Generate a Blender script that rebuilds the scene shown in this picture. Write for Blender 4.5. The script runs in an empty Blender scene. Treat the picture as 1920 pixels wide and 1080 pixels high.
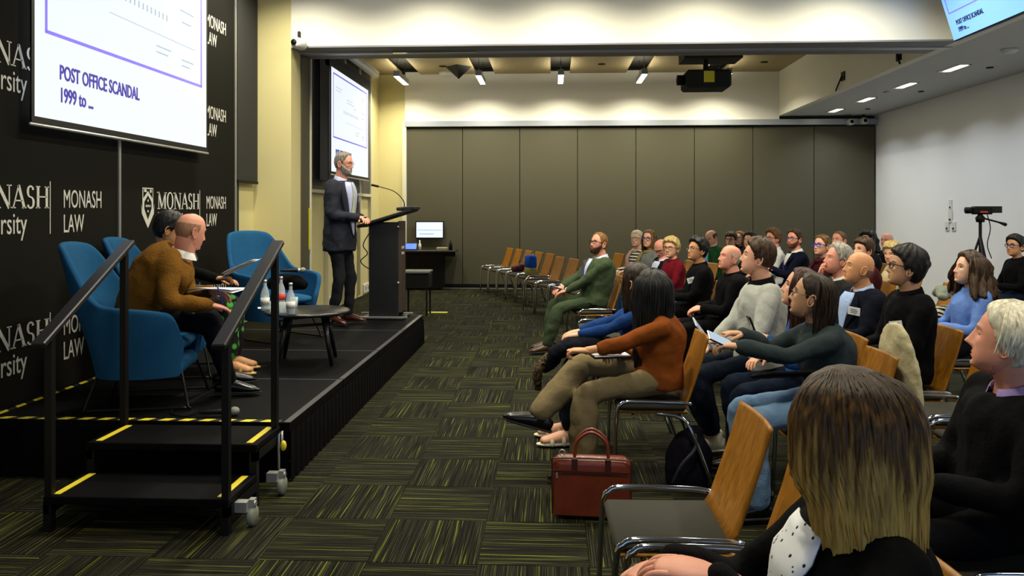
import bpy, math, random
import numpy as np
from mathutils import Vector, Matrix, Euler
random.seed(7); RNG=np.random.default_rng(7)
PI=math.pi
S=bpy.context.scene
COL=S.collection
# ---------------------------------------------------------------- camera
F=1493.0; HZ=396.0; VX=1034.0; CH=1.58          # focal length in pixels, horizon row, depth vanishing column, eye height
YAW=math.atan((VX-960)/F)
cd=bpy.data.cameras.new('camera'); cam=bpy.data.objects.new('camera',cd); COL.objects.link(cam)
cd.sensor_width=36.0; cd.lens=F/1920*36.0; cd.shift_y=-(540-HZ)/1920
cd.clip_start=.05; cd.clip_end=100
cam.location=(0,0,CH); cam.rotation_euler=(PI/2,0,YAW)
S.camera=cam
# ---------------------------------------------------------------- world, exposure
w=bpy.data.worlds.new('world'); S.world=w; w.use_nodes=True
w.node_tree.nodes['Background'].inputs[0].default_value=(.42,.62,1,1)
w.node_tree.nodes['Background'].inputs[1].default_value=1.5
S.view_settings.view_transform='Standard'; S.view_settings.look='None'
S.view_settings.gamma=1; S.view_settings.use_curve_mapping=False
S.view_settings.exposure=0.2
LAMP_W=45.0          # watts of one pendant
WARM=(1,.93,.73)
# ---------------------------------------------------------------- pixel -> place
_c,_s=math.cos(YAW),math.sin(YAW)
def ray(px,py):
    u=(px-960)/F; return (-_s+u*_c,_c+u*_s,(HZ-py)/F)
def at_z(px,py,z):
    r=ray(px,py);t=(z-CH)/r[2];return (r[0]*t,r[1]*t,z)
def at_y(px,py,y):
    r=ray(px,py);t=y/r[1];return (r[0]*t,y,CH+r[2]*t)
def at_x(px,py,x):
    r=ray(px,py);t=x/r[0];return (x,r[1]*t,CH+r[2]*t)
def at_d(px,py,d):
    r=ray(px,py);return (r[0]*d,r[1]*d,CH+r[2]*d)
# ---------------------------------------------------------------- materials
def lin(c):
    if isinstance(c,str):
        c=c.lstrip('#'); c=[int(c[i:i+2],16)/255 for i in (0,2,4)]
    return tuple((x/12.92 if x<=.04045 else ((x+.055)/1.055)**2.4) for x in c[:3])+(1,)
MATS={}
def mat(name,color,rough=.6,metal=0,var=0,vscale=8,stretch=(1,1,1),bump=0,bscale=60,emit=None,estr=0,spec=.5,coords='Object',alpha=1,sheen=0):
    if name in MATS: return MATS[name]
    m=bpy.data.materials.new(name); m.use_nodes=True; nt=m.node_tree; b=nt.nodes['Principled BSDF']
    col=lin(color)
    b.inputs['Base Color'].default_value=col; b.inputs['Roughness'].default_value=rough; b.inputs['Metallic'].default_value=metal
    b.inputs['Specular IOR Level'].default_value=spec
    if sheen: b.inputs['Sheen Weight'].default_value=sheen
    if alpha<1: b.inputs['Alpha'].default_value=alpha
    if var or bump:
        tc=nt.nodes.new('ShaderNodeTexCoord'); mp=nt.nodes.new('ShaderNodeMapping'); mp.inputs['Scale'].default_value=stretch
        nt.links.new(tc.outputs[coords],mp.inputs['Vector'])
    if var:
        n=nt.nodes.new('ShaderNodeTexNoise'); n.inputs['Scale'].default_value=vscale; n.inputs['Detail'].default_value=4
        nt.links.new(mp.outputs[0],n.inputs['Vector'])
        mx=nt.nodes.new('ShaderNodeMix'); mx.data_type='RGBA'
        mx.inputs[6].default_value=tuple(x*(1-var) for x in col[:3])+(1,); mx.inputs[7].default_value=tuple(min(1,x*(1+var)) for x in col[:3])+(1,)
        nt.links.new(n.outputs['Fac'],mx.inputs[0]); nt.links.new(mx.outputs[2],b.inputs['Base Color'])
    if bump:
        n2=nt.nodes.new('ShaderNodeTexNoise'); n2.inputs['Scale'].default_value=bscale; n2.inputs['Detail'].default_value=3
        nt.links.new(mp.outputs[0],n2.inputs['Vector'])
        bp=nt.nodes.new('ShaderNodeBump'); bp.inputs['Strength'].default_value=bump; bp.inputs['Distance'].default_value=.01
        nt.links.new(n2.outputs['Fac'],bp.inputs['Height']); nt.links.new(bp.outputs[0],b.inputs['Normal'])
    if emit is not None:
        b.inputs['Emission Color'].default_value=lin(emit); b.inputs['Emission Strength'].default_value=estr
    MATS[name]=m; return m
def cloth(name,color,var=.18,rough=.9,bump=.35,bscale=45,vscale=14,sheen=0):
    return mat('cloth_'+name,color,rough,0,var,vscale,(1,1,1),bump,bscale,spec=.08,sheen=sheen)
def two_tone(name,c1,c2,kind='wave',scale=30,direction='Z',rough=.85,lo=.45,hi=.55,dist=2,stretch=(1,1,1)):
    """cloth or hair whose own colour goes between two tones in bands, spots or strands"""
    if name in MATS: return MATS[name]
    m=bpy.data.materials.new(name); m.use_nodes=True; nt=m.node_tree; b=nt.nodes['Principled BSDF']
    b.inputs['Roughness'].default_value=rough; b.inputs['Specular IOR Level'].default_value=.3
    tc=nt.nodes.new('ShaderNodeTexCoord'); mp=nt.nodes.new('ShaderNodeMapping'); mp.inputs['Scale'].default_value=stretch
    nt.links.new(tc.outputs['Object'],mp.inputs[0])
    if kind=='wave':
        t=nt.nodes.new('ShaderNodeTexWave'); t.bands_direction=direction; t.inputs['Distortion'].default_value=dist; t.inputs['Scale'].default_value=scale; out=t.outputs['Fac']
    elif kind=='spot':
        t=nt.nodes.new('ShaderNodeTexVoronoi'); t.inputs['Scale'].default_value=scale; out=t.outputs['Distance']
    else:
        t=nt.nodes.new('ShaderNodeTexNoise'); t.inputs['Scale'].default_value=scale; t.inputs['Detail'].default_value=5; out=t.outputs['Fac']
    nt.links.new(mp.outputs[0],t.inputs['Vector'])
    r=nt.nodes.new('ShaderNodeValToRGB'); r.color_ramp.elements[0].position=lo; r.color_ramp.elements[1].position=hi
    r.color_ramp.elements[0].color=lin(c1); r.color_ramp.elements[1].color=lin(c2)
    nt.links.new(out,r.inputs[0]); nt.links.new(r.outputs[0],b.inputs['Base Color'])
    if kind!='spot':
        bp=nt.nodes.new('ShaderNodeBump'); bp.inputs['Strength'].default_value=.4; bp.inputs['Distance'].default_value=.006
        nt.links.new(out,bp.inputs['Height']); nt.links.new(bp.outputs[0],b.inputs['Normal'])
    MATS[name]=m; return m
def hair_mat(name,c1,c2,rough=.5):
    return two_tone('hair_'+name,c1,c2,'noise',16,rough=rough,lo=.35,hi=.68,stretch=(5,5,.8))
def carpet_mat():
    m=bpy.data.materials.new('carpet'); m.use_nodes=True; nt=m.node_tree; b=nt.nodes['Principled BSDF']
    b.inputs['Roughness'].default_value=.95; b.inputs['Specular IOR Level'].default_value=.1
    tc=nt.nodes.new('ShaderNodeTexCoord'); oi=nt.nodes.new('ShaderNodeObjectInfo')
    ad=nt.nodes.new('ShaderNodeVectorMath'); ad.operation='MULTIPLY_ADD'
    cm=nt.nodes.new('ShaderNodeCombineXYZ')
    for i in range(3): nt.links.new(oi.outputs['Random'],cm.inputs[i])
    ad.inputs[1].default_value=(37,53,11)
    nt.links.new(cm.outputs[0],ad.inputs[0]); nt.links.new(tc.outputs['Object'],ad.inputs[2])
    def streak(sx,sy,lo,hi):
        mp=nt.nodes.new('ShaderNodeMapping'); mp.inputs['Scale'].default_value=(sx,sy,1)
        n=nt.nodes.new('ShaderNodeTexNoise'); n.inputs['Scale'].default_value=1; n.inputs['Detail'].default_value=2
        nt.links.new(ad.outputs[0],mp.inputs[0]); nt.links.new(mp.outputs[0],n.inputs['Vector'])
        r=nt.nodes.new('ShaderNodeMapRange'); r.inputs[1].default_value=lo; r.inputs[2].default_value=hi
        nt.links.new(n.outputs['Fac'],r.inputs[0]); return r.outputs[0]
    def mix(fac,a,bc):
        mx=nt.nodes.new('ShaderNodeMix'); mx.data_type='RGBA'; nt.links.new(fac,mx.inputs[0])
        if hasattr(a,'links'): nt.links.new(a,mx.inputs[6])
        else: mx.inputs[6].default_value=a
        mx.inputs[7].default_value=bc; return mx.outputs[2]
    c=mix(streak(1.6,210,.40,.66),lin('#080805'),lin('#26261d'))
    c=mix(streak(1.8,170,.57,.68),c,lin('#403f2e'))
    c=mix(streak(1.4,120,.615,.69),c,lin('#62671f'))
    nt.links.new(c,b.inputs['Base Color'])
    bp=nt.nodes.new('ShaderNodeBump'); bp.inputs['Strength'].default_value=.5; bp.inputs['Distance'].default_value=.004
    nn=nt.nodes.new('ShaderNodeTexNoise'); nn.inputs['Scale'].default_value=260; nt.links.new(tc.outputs['Object'],nn.inputs['Vector'])
    nt.links.new(nn.outputs['Fac'],bp.inputs['Height']); nt.links.new(bp.outputs[0],b.inputs['Normal'])
    return m
# ---------------------------------------------------------------- mesh building
class MB:
    """collects shapes, then links them as one mesh object"""
    def __init__(s): s.v=[];s.f=[];s.m=[];s.n=0
    def add(s,verts,faces,mi=0):
        s.v.append(np.asarray(verts,float).reshape(-1,3)); s.f+= [tuple(i+s.n for i in f) for f in faces]; s.m+=[mi]*len(faces); s.n+=len(s.v[-1])
    def box(s,c,d,mi=0,rot=None,bev=0):
        x,y,z=[k/2 for k in d]
        if bev:
            b=min(bev,x*.9,y*.9,z*.9); V=[]
            for sx in(-1,1):
                for sy in(-1,1):
                    for sz in(-1,1):
                        V+=[(sx*(x-b),sy*(y-b),sz*z),(sx*(x-b),sy*y,sz*(z-b)),(sx*x,sy*(y-b),sz*(z-b))]
            V=np.array(V); ix=lambda a,b_,c_:((a>0)*4+(b_>0)*2+(c_>0))*3
            Fc=[]
            for sg in(-1,1):
                q=[ix(-1,-1,sg),ix(1,-1,sg),ix(1,1,sg),ix(-1,1,sg)]; Fc.append([k for k in (q if sg>0 else q[::-1])])
                q=[ix(-1,sg,-1)+1,ix(1,sg,-1)+1,ix(1,sg,1)+1,ix(-1,sg,1)+1]; Fc.append(q if sg<0 else q[::-1])
                q=[ix(sg,-1,-1)+2,ix(sg,1,-1)+2,ix(sg,1,1)+2,ix(sg,-1,1)+2]; Fc.append(q if sg>0 else q[::-1])
            for a in(-1,1):
                for b2 in(-1,1):
                    i,j=ix(a,b2,-1),ix(a,b2,1); Fc.append([i+1,i+2,j+2,j+1] if a*b2<0 else [i+2,i+1,j+1,j+2])
                    i,j=ix(a,-1,b2),ix(a,1,b2); Fc.append([i+2,i,j,j+2] if a*b2<0 else [i,i+2,j+2,j])
                    i,j=ix(-1,a,b2),ix(1,a,b2); Fc.append([i,i+1,j+1,j] if a*b2<0 else [i+1,i,j,j+1])
                    for d3 in(-1,1):
                        i=ix(a,b2,d3); Fc.append([i,i+1,i+2] if a*b2*d3<0 else [i+2,i+1,i])
        else:
            V=np.array([(a*x,b_*y,c_*z) for a in(-1,1) for b_ in(-1,1) for c_ in(-1,1)])
            Fc=[(0,1,3,2),(4,6,7,5),(0,4,5,1),(2,3,7,6),(0,2,6,4),(1,5,7,3)]
        if rot is not None: V=V@np.array(Euler(rot).to_matrix()).T
        s.add(V+np.array(c,float),Fc,mi)
    def tube(s,pts,rad,n=10,mi=0,ell=None,xaxis=None,cap=True,res=0,dome=True):
        """swept tube through pts; rad per point; ell = depth/width ratio per point with xaxis as the width axis"""
        P=np.array(pts,float); R=np.ones(len(P))*np.array(rad,float) if np.ndim(rad)==0 else np.array(rad,float)
        E_=np.ones(len(P)) if ell is None else (np.ones(len(P))*ell if np.ndim(ell)==0 else np.array(ell,float))
        if res:
            P,R,E_=crom(P,R,E_,res)
        T=np.gradient(P,axis=0); T/=np.linalg.norm(T,axis=1)[:,None]+1e-12
        if dome and cap:
            k=[(.92,.45),(.6,.82)]
            a0=[(P[0]-T[0]*R[0]*h_*.8,R[0]*r_,E_[0],T[0]) for h_,r_ in k]; a1=[(P[-1]+T[-1]*R[-1]*h_*.8,R[-1]*r_,E_[-1],T[-1]) for h_,r_ in k[::-1]]
            P=np.array([q[0] for q in a0]+list(P)+[q[0] for q in a1]); R=np.array([q[1] for q in a0]+list(R)+[q[1] for q in a1]); E_=np.array([q[2] for q in a0]+list(E_)+[q[2] for q in a1]); T=np.array([q[3] for q in a0]+list(T)+[q[3] for q in a1])
        x=np.array(xaxis,float) if xaxis is not None else (np.array((1.,0,0)) if abs(T[0][0])<.8 else np.array((0,1.,0)))
        V=[]; ang=np.linspace(0,2*PI,n,endpoint=False)
        for i in range(len(P)):
            x=x-T[i]*np.dot(x,T[i]); x/=np.linalg.norm(x)+1e-12
            y=np.cross(T[i],x)
            V.append(P[i]+R[i]*(np.cos(ang)[:,None]*x+E_[i]*np.sin(ang)[:,None]*y))
        V=np.concatenate(V); L=len(P)
        Fc=[(i*n+j,i*n+(j+1)%n,(i+1)*n+(j+1)%n,(i+1)*n+j) for i in range(L-1) for j in range(n)]
        if cap: Fc+=[tuple(range(n))[::-1],tuple((L-1)*n+j for j in range(n))]
        s.add(V,Fc,mi)
    def ball(s,c,r,n=12,mi=0,rot=None):
        r=np.ones(3)*np.array(r,float); k=n//2+1; V=[];
        for i in range(1,k):
            t=PI*i/k
            for j in range(n): V.append((math.sin(t)*math.cos(2*PI*j/n),math.sin(t)*math.sin(2*PI*j/n),math.cos(t)))
        V+= [(0,0,1),(0,0,-1)]; V=np.array(V)*r
        if rot is not None: V=V@np.array(Euler(rot).to_matrix()).T
        Fc=[(i*n+j,(i+1)*n+j,(i+1)*n+(j+1)%n,i*n+(j+1)%n) for i in range(k-2) for j in range(n)]
        a=(k-1)*n; Fc+=[(a,j,(j+1)%n) for j in range(n)]+[(a+1,(k-2)*n+(j+1)%n,(k-2)*n+j) for j in range(n)]
        s.add(V+np.array(c,float),Fc,mi)
    def lathe(s,prof,c=(0,0,0),n=20,mi=0):
        V=[];L=len(prof)
        for r,z in prof:
            for j in range(n): V.append((c[0]+r*math.cos(2*PI*j/n),c[1]+r*math.sin(2*PI*j/n),c[2]+z))
        Fc=[(i*n+j,i*n+(j+1)%n,(i+1)*n+(j+1)%n,(i+1)*n+j) for i in range(L-1) for j in range(n)]
        Fc+=[tuple(range(n))[::-1],tuple((L-1)*n+j for j in range(n))]
        s.add(V,Fc,mi)
    def prism(s,poly,h0,h1,fn,mi=0):
        """closed outline poly [(a,b)] extruded from h0 to h1; fn(a,b,h) -> point"""
        n=len(poly); V=[fn(a,b,h0) for a,b in poly]+[fn(a,b,h1) for a,b in poly]
        Fc=[tuple(range(n))[::-1],tuple(range(n,2*n))]+[(i,(i+1)%n,n+(i+1)%n,n+i) for i in range(n)]
        s.add(V,Fc,mi)
    def grid(s,G,mi=0,closed_u=False):
        G=np.asarray(G,float); a,b=G.shape[:2]
        Fc=[(i*b+j,i*b+(j+1)%b,(i+1)*b+(j+1)%b,(i+1)*b+j) for i in range(a-1) for j in range(b if closed_u else b-1)]
        s.add(G.reshape(-1,3),Fc,mi)
    def mesh(s,name,mats,smooth=True):
        me=bpy.data.meshes.new(name); me.from_pydata(np.concatenate(s.v).tolist(),[],s.f)
        for m in (mats if isinstance(mats,(list,tuple)) else [mats]): me.materials.append(m)
        if max(s.m)>0: me.polygons.foreach_set('material_index',s.m)
        if smooth: me.polygons.foreach_set('use_smooth',[True]*len(s.f))
        me.update(); return me
    def build(s,name,mats,parent=None,smooth=True,loc=None,fix=True):
        me=s.mesh(name,mats,smooth)
        if fix: fixn(me)
        return link(name,me,parent,loc)
def fixn(me):
    import bmesh
    bm=bmesh.new(); bm.from_mesh(me); bmesh.ops.recalc_face_normals(bm,faces=bm.faces); bm.to_mesh(me); bm.free()
def crom(P,R,E_,res):
    A=np.column_stack([P,R,E_]); n=len(A); out=[]
    A=np.vstack([2*A[0]-A[1],A,2*A[-1]-A[-2]])
    for i in range(n-1):
        a,b,c,d=A[i:i+4]
        for k in range(res):
            t=k/res; out.append(.5*((2*b)+(c-a)*t+(2*a-5*b+4*c-d)*t*t+(3*b-a-3*c+d)*t**3))
    out.append(A[-2]); out=np.array(out); return out[:,:3],np.maximum(out[:,3],1e-4),out[:,4]
def link(name,data,parent=None,loc=None,rotz=0):
    o=bpy.data.objects.new(name,data); COL.objects.link(o)
    if parent is not None: o.parent=parent
    if loc is not None: o.location=loc
    if rotz: o.rotation_euler=(0,0,rotz)
    return o
def tag(o,label,cat,group=None,kind=None):
    if label: o['label']=label
    if cat: o['category']=cat
    if group: o['group']=group
    if kind: o['kind']=kind
    return o
def thing(name,label,cat,loc=(0,0,0),rotz=0,group=None):
    return tag(link(name,None,None,loc,rotz),label,cat,group)
def struct(name,mb,mats,label=None,cat=None,smooth=False):
    o=mb.build(name,mats,None,smooth); o['kind']='structure'
    if label: o['label']=label
    if cat: o['category']=cat
    return o
def dup(root,loc,rotz,label=None,group=None):
    r=root.copy(); COL.objects.link(r); r.location=loc; r.rotation_euler=(0,0,rotz)
    if label: r['label']=label
    if group: r['group']=group
    for ch in list(root.children):
        c=ch.copy(); COL.objects.link(c); c.parent=r
        for g in ch.children:
            d=g.copy(); COL.objects.link(d); d.parent=c
    return r
def text_mesh(name,body,size,mtl,parent,M,squeeze=1,extr=.001,align='LEFT',bold=0):
    cu=bpy.data.curves.new(name,'FONT'); cu.body=body; cu.size=size; cu.extrude=extr; cu.align_x=align; cu.resolution_u=3
    if bold: cu.bevel_depth=bold; cu.bevel_resolution=0
    t=bpy.data.objects.new(name,cu); me=bpy.data.meshes.new_from_object(t); bpy.data.objects.remove(t)
    me.name=name; me.materials.clear(); me.materials.append(mtl)
    o=link(name,me,parent); o.matrix_local=M@Matrix.Diagonal((squeeze,1,1,1)); return o
# ================================================================ the room
XB=-3.44; XL=-3.54; XR=6.48; YB=16.22; ZC=3.495; ZU=4.38; BY0=9.2; BY1=9.9; XBK=4.56; XJ=-3.05
YF=-3.2; SZ_=.345
M_cream=mat('wall_cream','#d3c992',.7,0,.03,2); M_white=mat('wall_white','#eeeff0',.75,0,.02,2)
M_bulk=mat('bulkhead_paint','#f4f2e4',.7,0,.02,2)
M_ceil=mat('ceiling_grey','#b4b3ae',.8,0,.03,3)
M_dark=mat('acoustic_panel','#514e3c',.85,0,.05,30,bump=.1,bscale=200)
M_black=mat('black_powder','#050506',.55,spec=.25); M_char=mat('charcoal_fabric','#232220',.9,0,.12,60,bump=.2,bscale=300)
M_rail=mat('rail_aluminium','#aeb3ba',.4,.3); M_alu=mat('aluminium','#b9bab8',.35,.7)
M_chrome=mat('chrome','#c9ccd2',.09,1); M_whitep=mat('white_plastic','#dcdcd8',.5)
M_carpet=carpet_mat()
def boxes(name,lst,m,label=None,cat=None):
    b=MB()
    for lo,hi in lst: b.box([(p+q)/2 for p,q in zip(lo,hi)],[q-p for p,q in zip(lo,hi)])
    return struct(name,b,m,label,cat)
floor=boxes('floor',[((XL-.2,YF,-.06),(XR+.1,YB+.2,-.004))],M_carpet,'dark grey and lime striped carpet floor','floor')
# carpet tiles, quarter turned
tb=MB(); tb.box((0,0,-.002),(.497,.497,.004),bev=.0015); tile_me=tb.mesh('carpet_tile',M_carpet,False); fixn(tile_me)
nt_=0
for i in range(-7,8):
    for j in range(-6,25):
        x=-.331+.25+.5*i; y=4.05+.25+.5*j
        if x<-3.2 or y<1.9 or y>16.1 or (x<-1.35 and 4.3<y<9.5): continue
        u=((x*_c+y*_s)/(-x*_s+y*_c)); px=960+F*u; py=HZ+CH*F/(-x*_s+y*_c)
        if px<-150 or px>1750 or py>1230: continue
        lim=.9 if y<6 else (1.1 if y<9 else 1.5)
        if x>lim: continue
        o=link('carpet_tile',tile_me,floor,(x,y,0),0 if (i+j)%2 else PI/2); nt_+=1
print('tiles',nt_)
# left wall near the stage, with pillar
wall_left=boxes('wall_left',[((XL-.15,YF,0),(-3.5,BY0,ZU))],M_cream,'cream painted side wall behind the stage','wall')
boxes('wall_pillar',[((XL-.15,BY0+.25,0),(XJ,BY1,ZU)),((XL-.15,BY0,SZ_),(XJ,BY0+.25,ZU))],M_cream,'cream pillar at the end of the stage wall','wall')
boxes('wall_left_far',[((XL-.15,BY1,0),(XL,YB+.2,ZU+.1))],M_cream,'cream side wall of the far half behind the speaker','wall')
boxes('wall_return',[((XL-.1,YB-.02,0),(-3.0,YB+.2,ZU))],M_cream,'narrow cream wall return left of the panel wall','wall')
boxes('trim_1',[((XJ,9.55,0),(XJ+.012,9.88,ZC))],mat('jamb_dark','#4e4a38',.6),'dark partition jamb lining on the cream pillar','trim')
boxes('trim_2',[((XJ-.01,9.885,0),(XJ+.03,9.915,ZC))],mat('jamb_edge','#d8d4bc',.4),'pale metal edge strip of the partition jamb','trim')
boxes('trim_3',[((XJ+.012,9.84,1.1),(XJ+.022,9.87,1.62))],mat('yellow_tape','#d8cf1e',.5),'yellow marking strip on the pillar jamb','trim')
boxes('trim_4',[((-3.5,8.6,.34),(-3.49,8.74,2.6))],mat('slot_dark','#20262a',.6),'dark vertical slot beside the banner wall','trim')
# windows of the far left wall: dark blinds between pale mullions
yw=[10.35,11.25,12.3,13.35,14.4,15.25]
wb=MB(); wm=MB()
M_mull=mat('mullion','#cfcbb0',.5)
for k in range(5):
    b=MB(); b.box((XL+.02,(yw[k]+yw[k+1])/2,3.05),(.03,yw[k+1]-yw[k]-.08,2.3)); o=b.build('blind',mat('blind_grey','#4a483c',.8),None,False)
    if k==0: first=o
    wm.box((XL+.03,yw[k],2.2),(.06,.06,4.3)); 
    wm.box((XL+.03,(yw[k]+yw[k+1])/2,1.88),(.07,yw[k+1]-yw[k],.05))
    o.name='window_%d'%(k+1); o['kind']='structure'; o['label']='dark window blind in bay %d of the far side wall'%(k+1); o['category']='window'
wm.box((XL+.03,yw[5],2.2),(.06,.06,4.3))
struct('trim_5',wm,M_mull,'pale window mullions and sills of the far side wall','trim')
# right wall, back wall, wall behind camera with windows
boxes('wall_right',[((XR,YF,0),(XR+.15,YB+.2,ZU))],M_white,'plain white side wall behind the audience','wall')
wbk=boxes('wall_back',[((-3.6,YB+.12,0),(XR+.1,YB+.3,ZU+.2))],mat('wall_core','#3a382e',.9),'dark grey operable panel wall at the far end','wall')
pxs=[760,867,974.5,1083,1192.5,1302.5,1412.5,1527,1641]
for a,b_ in zip(pxs[:-1],pxs[1:]):
    xa=at_y(a,300,YB)[0]; xb=at_y(b_,300,YB)[0]; m=MB(); m.box(((xa+xb)/2,YB+.07,1.68),(xb-xa-.012,.1,3.2),bev=.004); m.build('panel',M_dark,wbk,False)
boxes('baseboard_back',[((-3.0,YB-.01,0),(XR,YB+.03,.09))],M_black,'black skirting along the panel wall','baseboard')
boxes('trim_6',[((-3.0,YB-.03,0),(XR,YB-.01,.014))],M_alu,'thin metal floor strip below the panel wall','trim')
boxes('trim_7',[((-3.0,YB-.06,3.31),(XR,YB+.1,3.42))],M_rail,'grey-blue partition track above the panel wall','trim')
boxes('trim_8',[((-3.05,YB-.05,0),(-2.97,YB+.02,3.42))],mat('frame_white','#d9d8c6',.5),'white frame edge beside the panel wall','trim')
boxes('wall_bulkhead_back',[((-3.0,YB-.02,3.42),(XBK,YB+.3,ZU+.05))],M_bulk,'cream bulkhead above the far panel wall','wall')
boxes('wall_front',[((XL-.15,YF-.15,0),(XR+.15,YF,.9)),((XL-.15,YF-.15,2.9),(XR+.15,YF,ZU+.1)),((XL-.15,YF-.15,.9),(-2.6,YF,2.9)),((5.6,YF-.15,.9),(XR+.15,YF,2.9)),((1.4,YF-.15,.9),(1.7,YF,2.9))],M_white,'white window wall behind the viewer','wall')
# ceilings and bulkheads
boxes('ceiling',[((XL-.15,YF,ZU),(XBK+.1,BY0+.3,ZU+.1))],M_ceil,'high ceiling over the stage end','ceiling')
cl=boxes('ceiling_far',[((XL-.15,BY0+.2,ZU+.12),(XBK+.1,YB+.3,ZU+.22))],mat('ceiling_void','#26241c',.9),'timber lined ceiling of the far half','ceiling')
LX=[-2.87+1.523*k for k in range(5)]
edges=[XL]+sum([[x-.19,x+.19] for x in LX],[])+[XBK]
M_wood_c=two_tone('ceiling_timber','#8d7a55','#c4b48a','wave',26,'X',.6,.3,.7,0)
for k in range(0,len(edges),2):
    a,b_=edges[k],edges[k+1]
    for y0,y1 in((BY1-.3,13.05),(13.06,YB)):
        m=MB(); m.box(((a+b_)/2,(y0+y1)/2,ZU+.03),(b_-a-.01,y1-y0-.01,.06)); m.build('ceiling_panel',M_wood_c,cl,False)
boxes('ceiling_low',[((XBK+.12,YF,ZC),(XR+.1,YB+.3,ZC+.1))],mat('ceiling_low_grey','#d0d2d4',.85),'low grey plaster ceiling along the white wall','ceiling')
boxes('wall_bulkhead_side',[((XBK,YF,ZC),(XBK+.12,YB+.1,ZU+.1))],M_bulk,'white side bulkhead below the high ceiling','wall')
boxes('wall_beam',[((XJ,BY0,ZC+.02),(XBK+.05,BY1,ZU+.3))],M_bulk,'cream beam face crossing the room above the partition track','wall')
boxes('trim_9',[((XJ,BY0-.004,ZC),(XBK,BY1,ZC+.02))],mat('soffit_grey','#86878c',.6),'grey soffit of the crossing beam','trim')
boxes('trim_10',[((XJ,9.5,ZC-.014),(XBK+.1,9.6,ZC))],M_rail,'metal partition track under the beam','trim')
boxes('trim_11',[((-1.9,9.44,ZC-.02),(-.9,9.5,ZC-.002))],M_chrome,'polished track section under the beam','trim')
boxes('trim_12',[((XBK-.03,YF,ZC-.02),(XBK+.01,BY0,ZC+.03))],M_rail,'metal edge strip below the side bulkhead','trim')
# ---------------------------------------------------------------- pendants (linear lamps) and downlights
M_lens=mat('lamp_lens','#fff6dc',.4,emit='#fff0cc',estr=9); M_lampb=mat('lamp_body','#9aa0aa',.4,.2)
def wire_mb(q):
    b=MB(); b.tube([(0,q,.1),(0,q,.44)],.004,6); return b
def pendant():
    t=thing('pendant_light','','lamp'); b=MB(); b.box((0,0,.05),(.11,1.0,.1),bev=.004); b.build('housing',M_lampb,t,False)
    b=MB(); b.box((0,0,-.003),(.095,.98,.008)); b.build('diffuser',M_lens,t,False)
    [wire_mb(q).build('suspension_wire',M_black,t) for q in (-.4,.4)]
    ld=bpy.data.lights.new('pendant_lamp','AREA'); ld.shape='RECTANGLE'; ld.size=.09; ld.size_y=.96; ld.energy=LAMP_W; ld.color=WARM; ld.spread=math.radians(150)
    l=link('lamp_glow',ld,t,(0,0,-.012))
    lu=bpy.data.lights.new('ceiling_fill_light','AREA'); lu.shape='RECTANGLE'; lu.size=.09; lu.size_y=.96; lu.energy=LAMP_W*.14; lu.color=WARM; l=link('added_uplight',lu,t,(0,0,.102)); l.rotation_euler=(PI,0,0); return t  # upward fill light added above the housing to brighten the ceiling
pend=None
ords=['leftmost','second from left','middle','second from right','rightmost']
for row,(y,dy) in enumerate(((15.12,1),(8.12,1),(5.2,1),(2.1,1))):
    for k,x in enumerate(LX):
        if (row==2 and k not in (1,2,4)) or (row==3 and k not in (2,4)): continue
        lb=('%s of the hanging linear lamps over the far bulkhead'%ords[k]) if row==0 else ('%s hanging linear lamp of the row %s'%(ords[k],('just before the beam','above the stage steps','above the viewer','behind the viewer')[row-1]))
        loc=(x,y,4.08 if row==0 else 4.25)
        if pend is None: pend=pendant(); pend.location=loc; pend['label']=lb; pend['group']='hanging linear lamps'
        else: dup(pend,loc,0,lb,'hanging linear lamps')
def downlight(p,lab):
    t=thing('downlight',lab,'lamp',p,0,'recessed downlights'); b=MB()
    for dx,dy,sx,sy in((-.085,0,.02,.56),(.085,0,.02,.56),(0,-.27,.19,.02),(0,.27,.19,.02)): b.box((dx,dy,-.004),(sx,sy,.01))
    b.build('trim_ring',M_whitep,t,False); b=MB(); b.box((.03,0,-.002),(.09,.5,.004)); b.build('diffuser',M_lens,t,False)
    ld=bpy.data.lights.new('downlight_lamp','AREA'); ld.shape='RECTANGLE'; ld.size=.09; ld.size_y=.5; ld.energy=11; ld.color=(.86,.93,1); ld.spread=math.radians(130)
    link('lamp_glow',ld,t,(.03,0,-.01))
for k,y in enumerate((15.4,13.93,12.4,10.93,8.6,7.1,5.6)):
    downlight((5.37,y,ZC),('recessed linear downlight in the low ceiling, %s from the far wall'%['first','second','third','fourth','fifth','sixth','seventh','eighth'][k]))
# small ceiling fittings
def disc(name,lab,cat,p,r,h,m,dome=False):
    b=MB(); b.lathe([(r,0),(r,-h*.5),(r*.7,-h),(.001,-h)] if dome else [(r,0),(r,-h),(.001,-h)],n=20); return tag(b.build(name,m,None,True,p),lab,cat)
disc('smoke_detector','round dome detector on the low ceiling near the display','detector',at_z(1893,92,ZC),.09,.05,M_whitep,True)
for k,(px,py) in enumerate(((1856,126),(1727,171),(1627,204),(1662,172))):
    disc('sprinkler',['dark sprinkler dot nearest the wall display','second dark sprinkler dot along the low ceiling','farthest dark sprinkler dot on the low ceiling','pale ceiling dot between the downlights'][k],'sprinkler',at_z(px,py,ZC),.045,.012,M_alu if k==3 else M_char)
for k,(px,py) in enumerate(((830,124),(1128,120),(1433,116))): disc('ceiling_speaker',['small dark ceiling spot left of the far lamps','small dark ceiling spot between far lamps','small dark ceiling spot right of the projector'][k],'speaker',at_z(px,py,ZU-.001),.07,.01,M_char)
t=disc('ceiling_detector','white dome fitting on the timber ceiling by the dark bracket','detector',at_z(838,136,ZU-.001),.16,.07,M_whitep,True)
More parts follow.
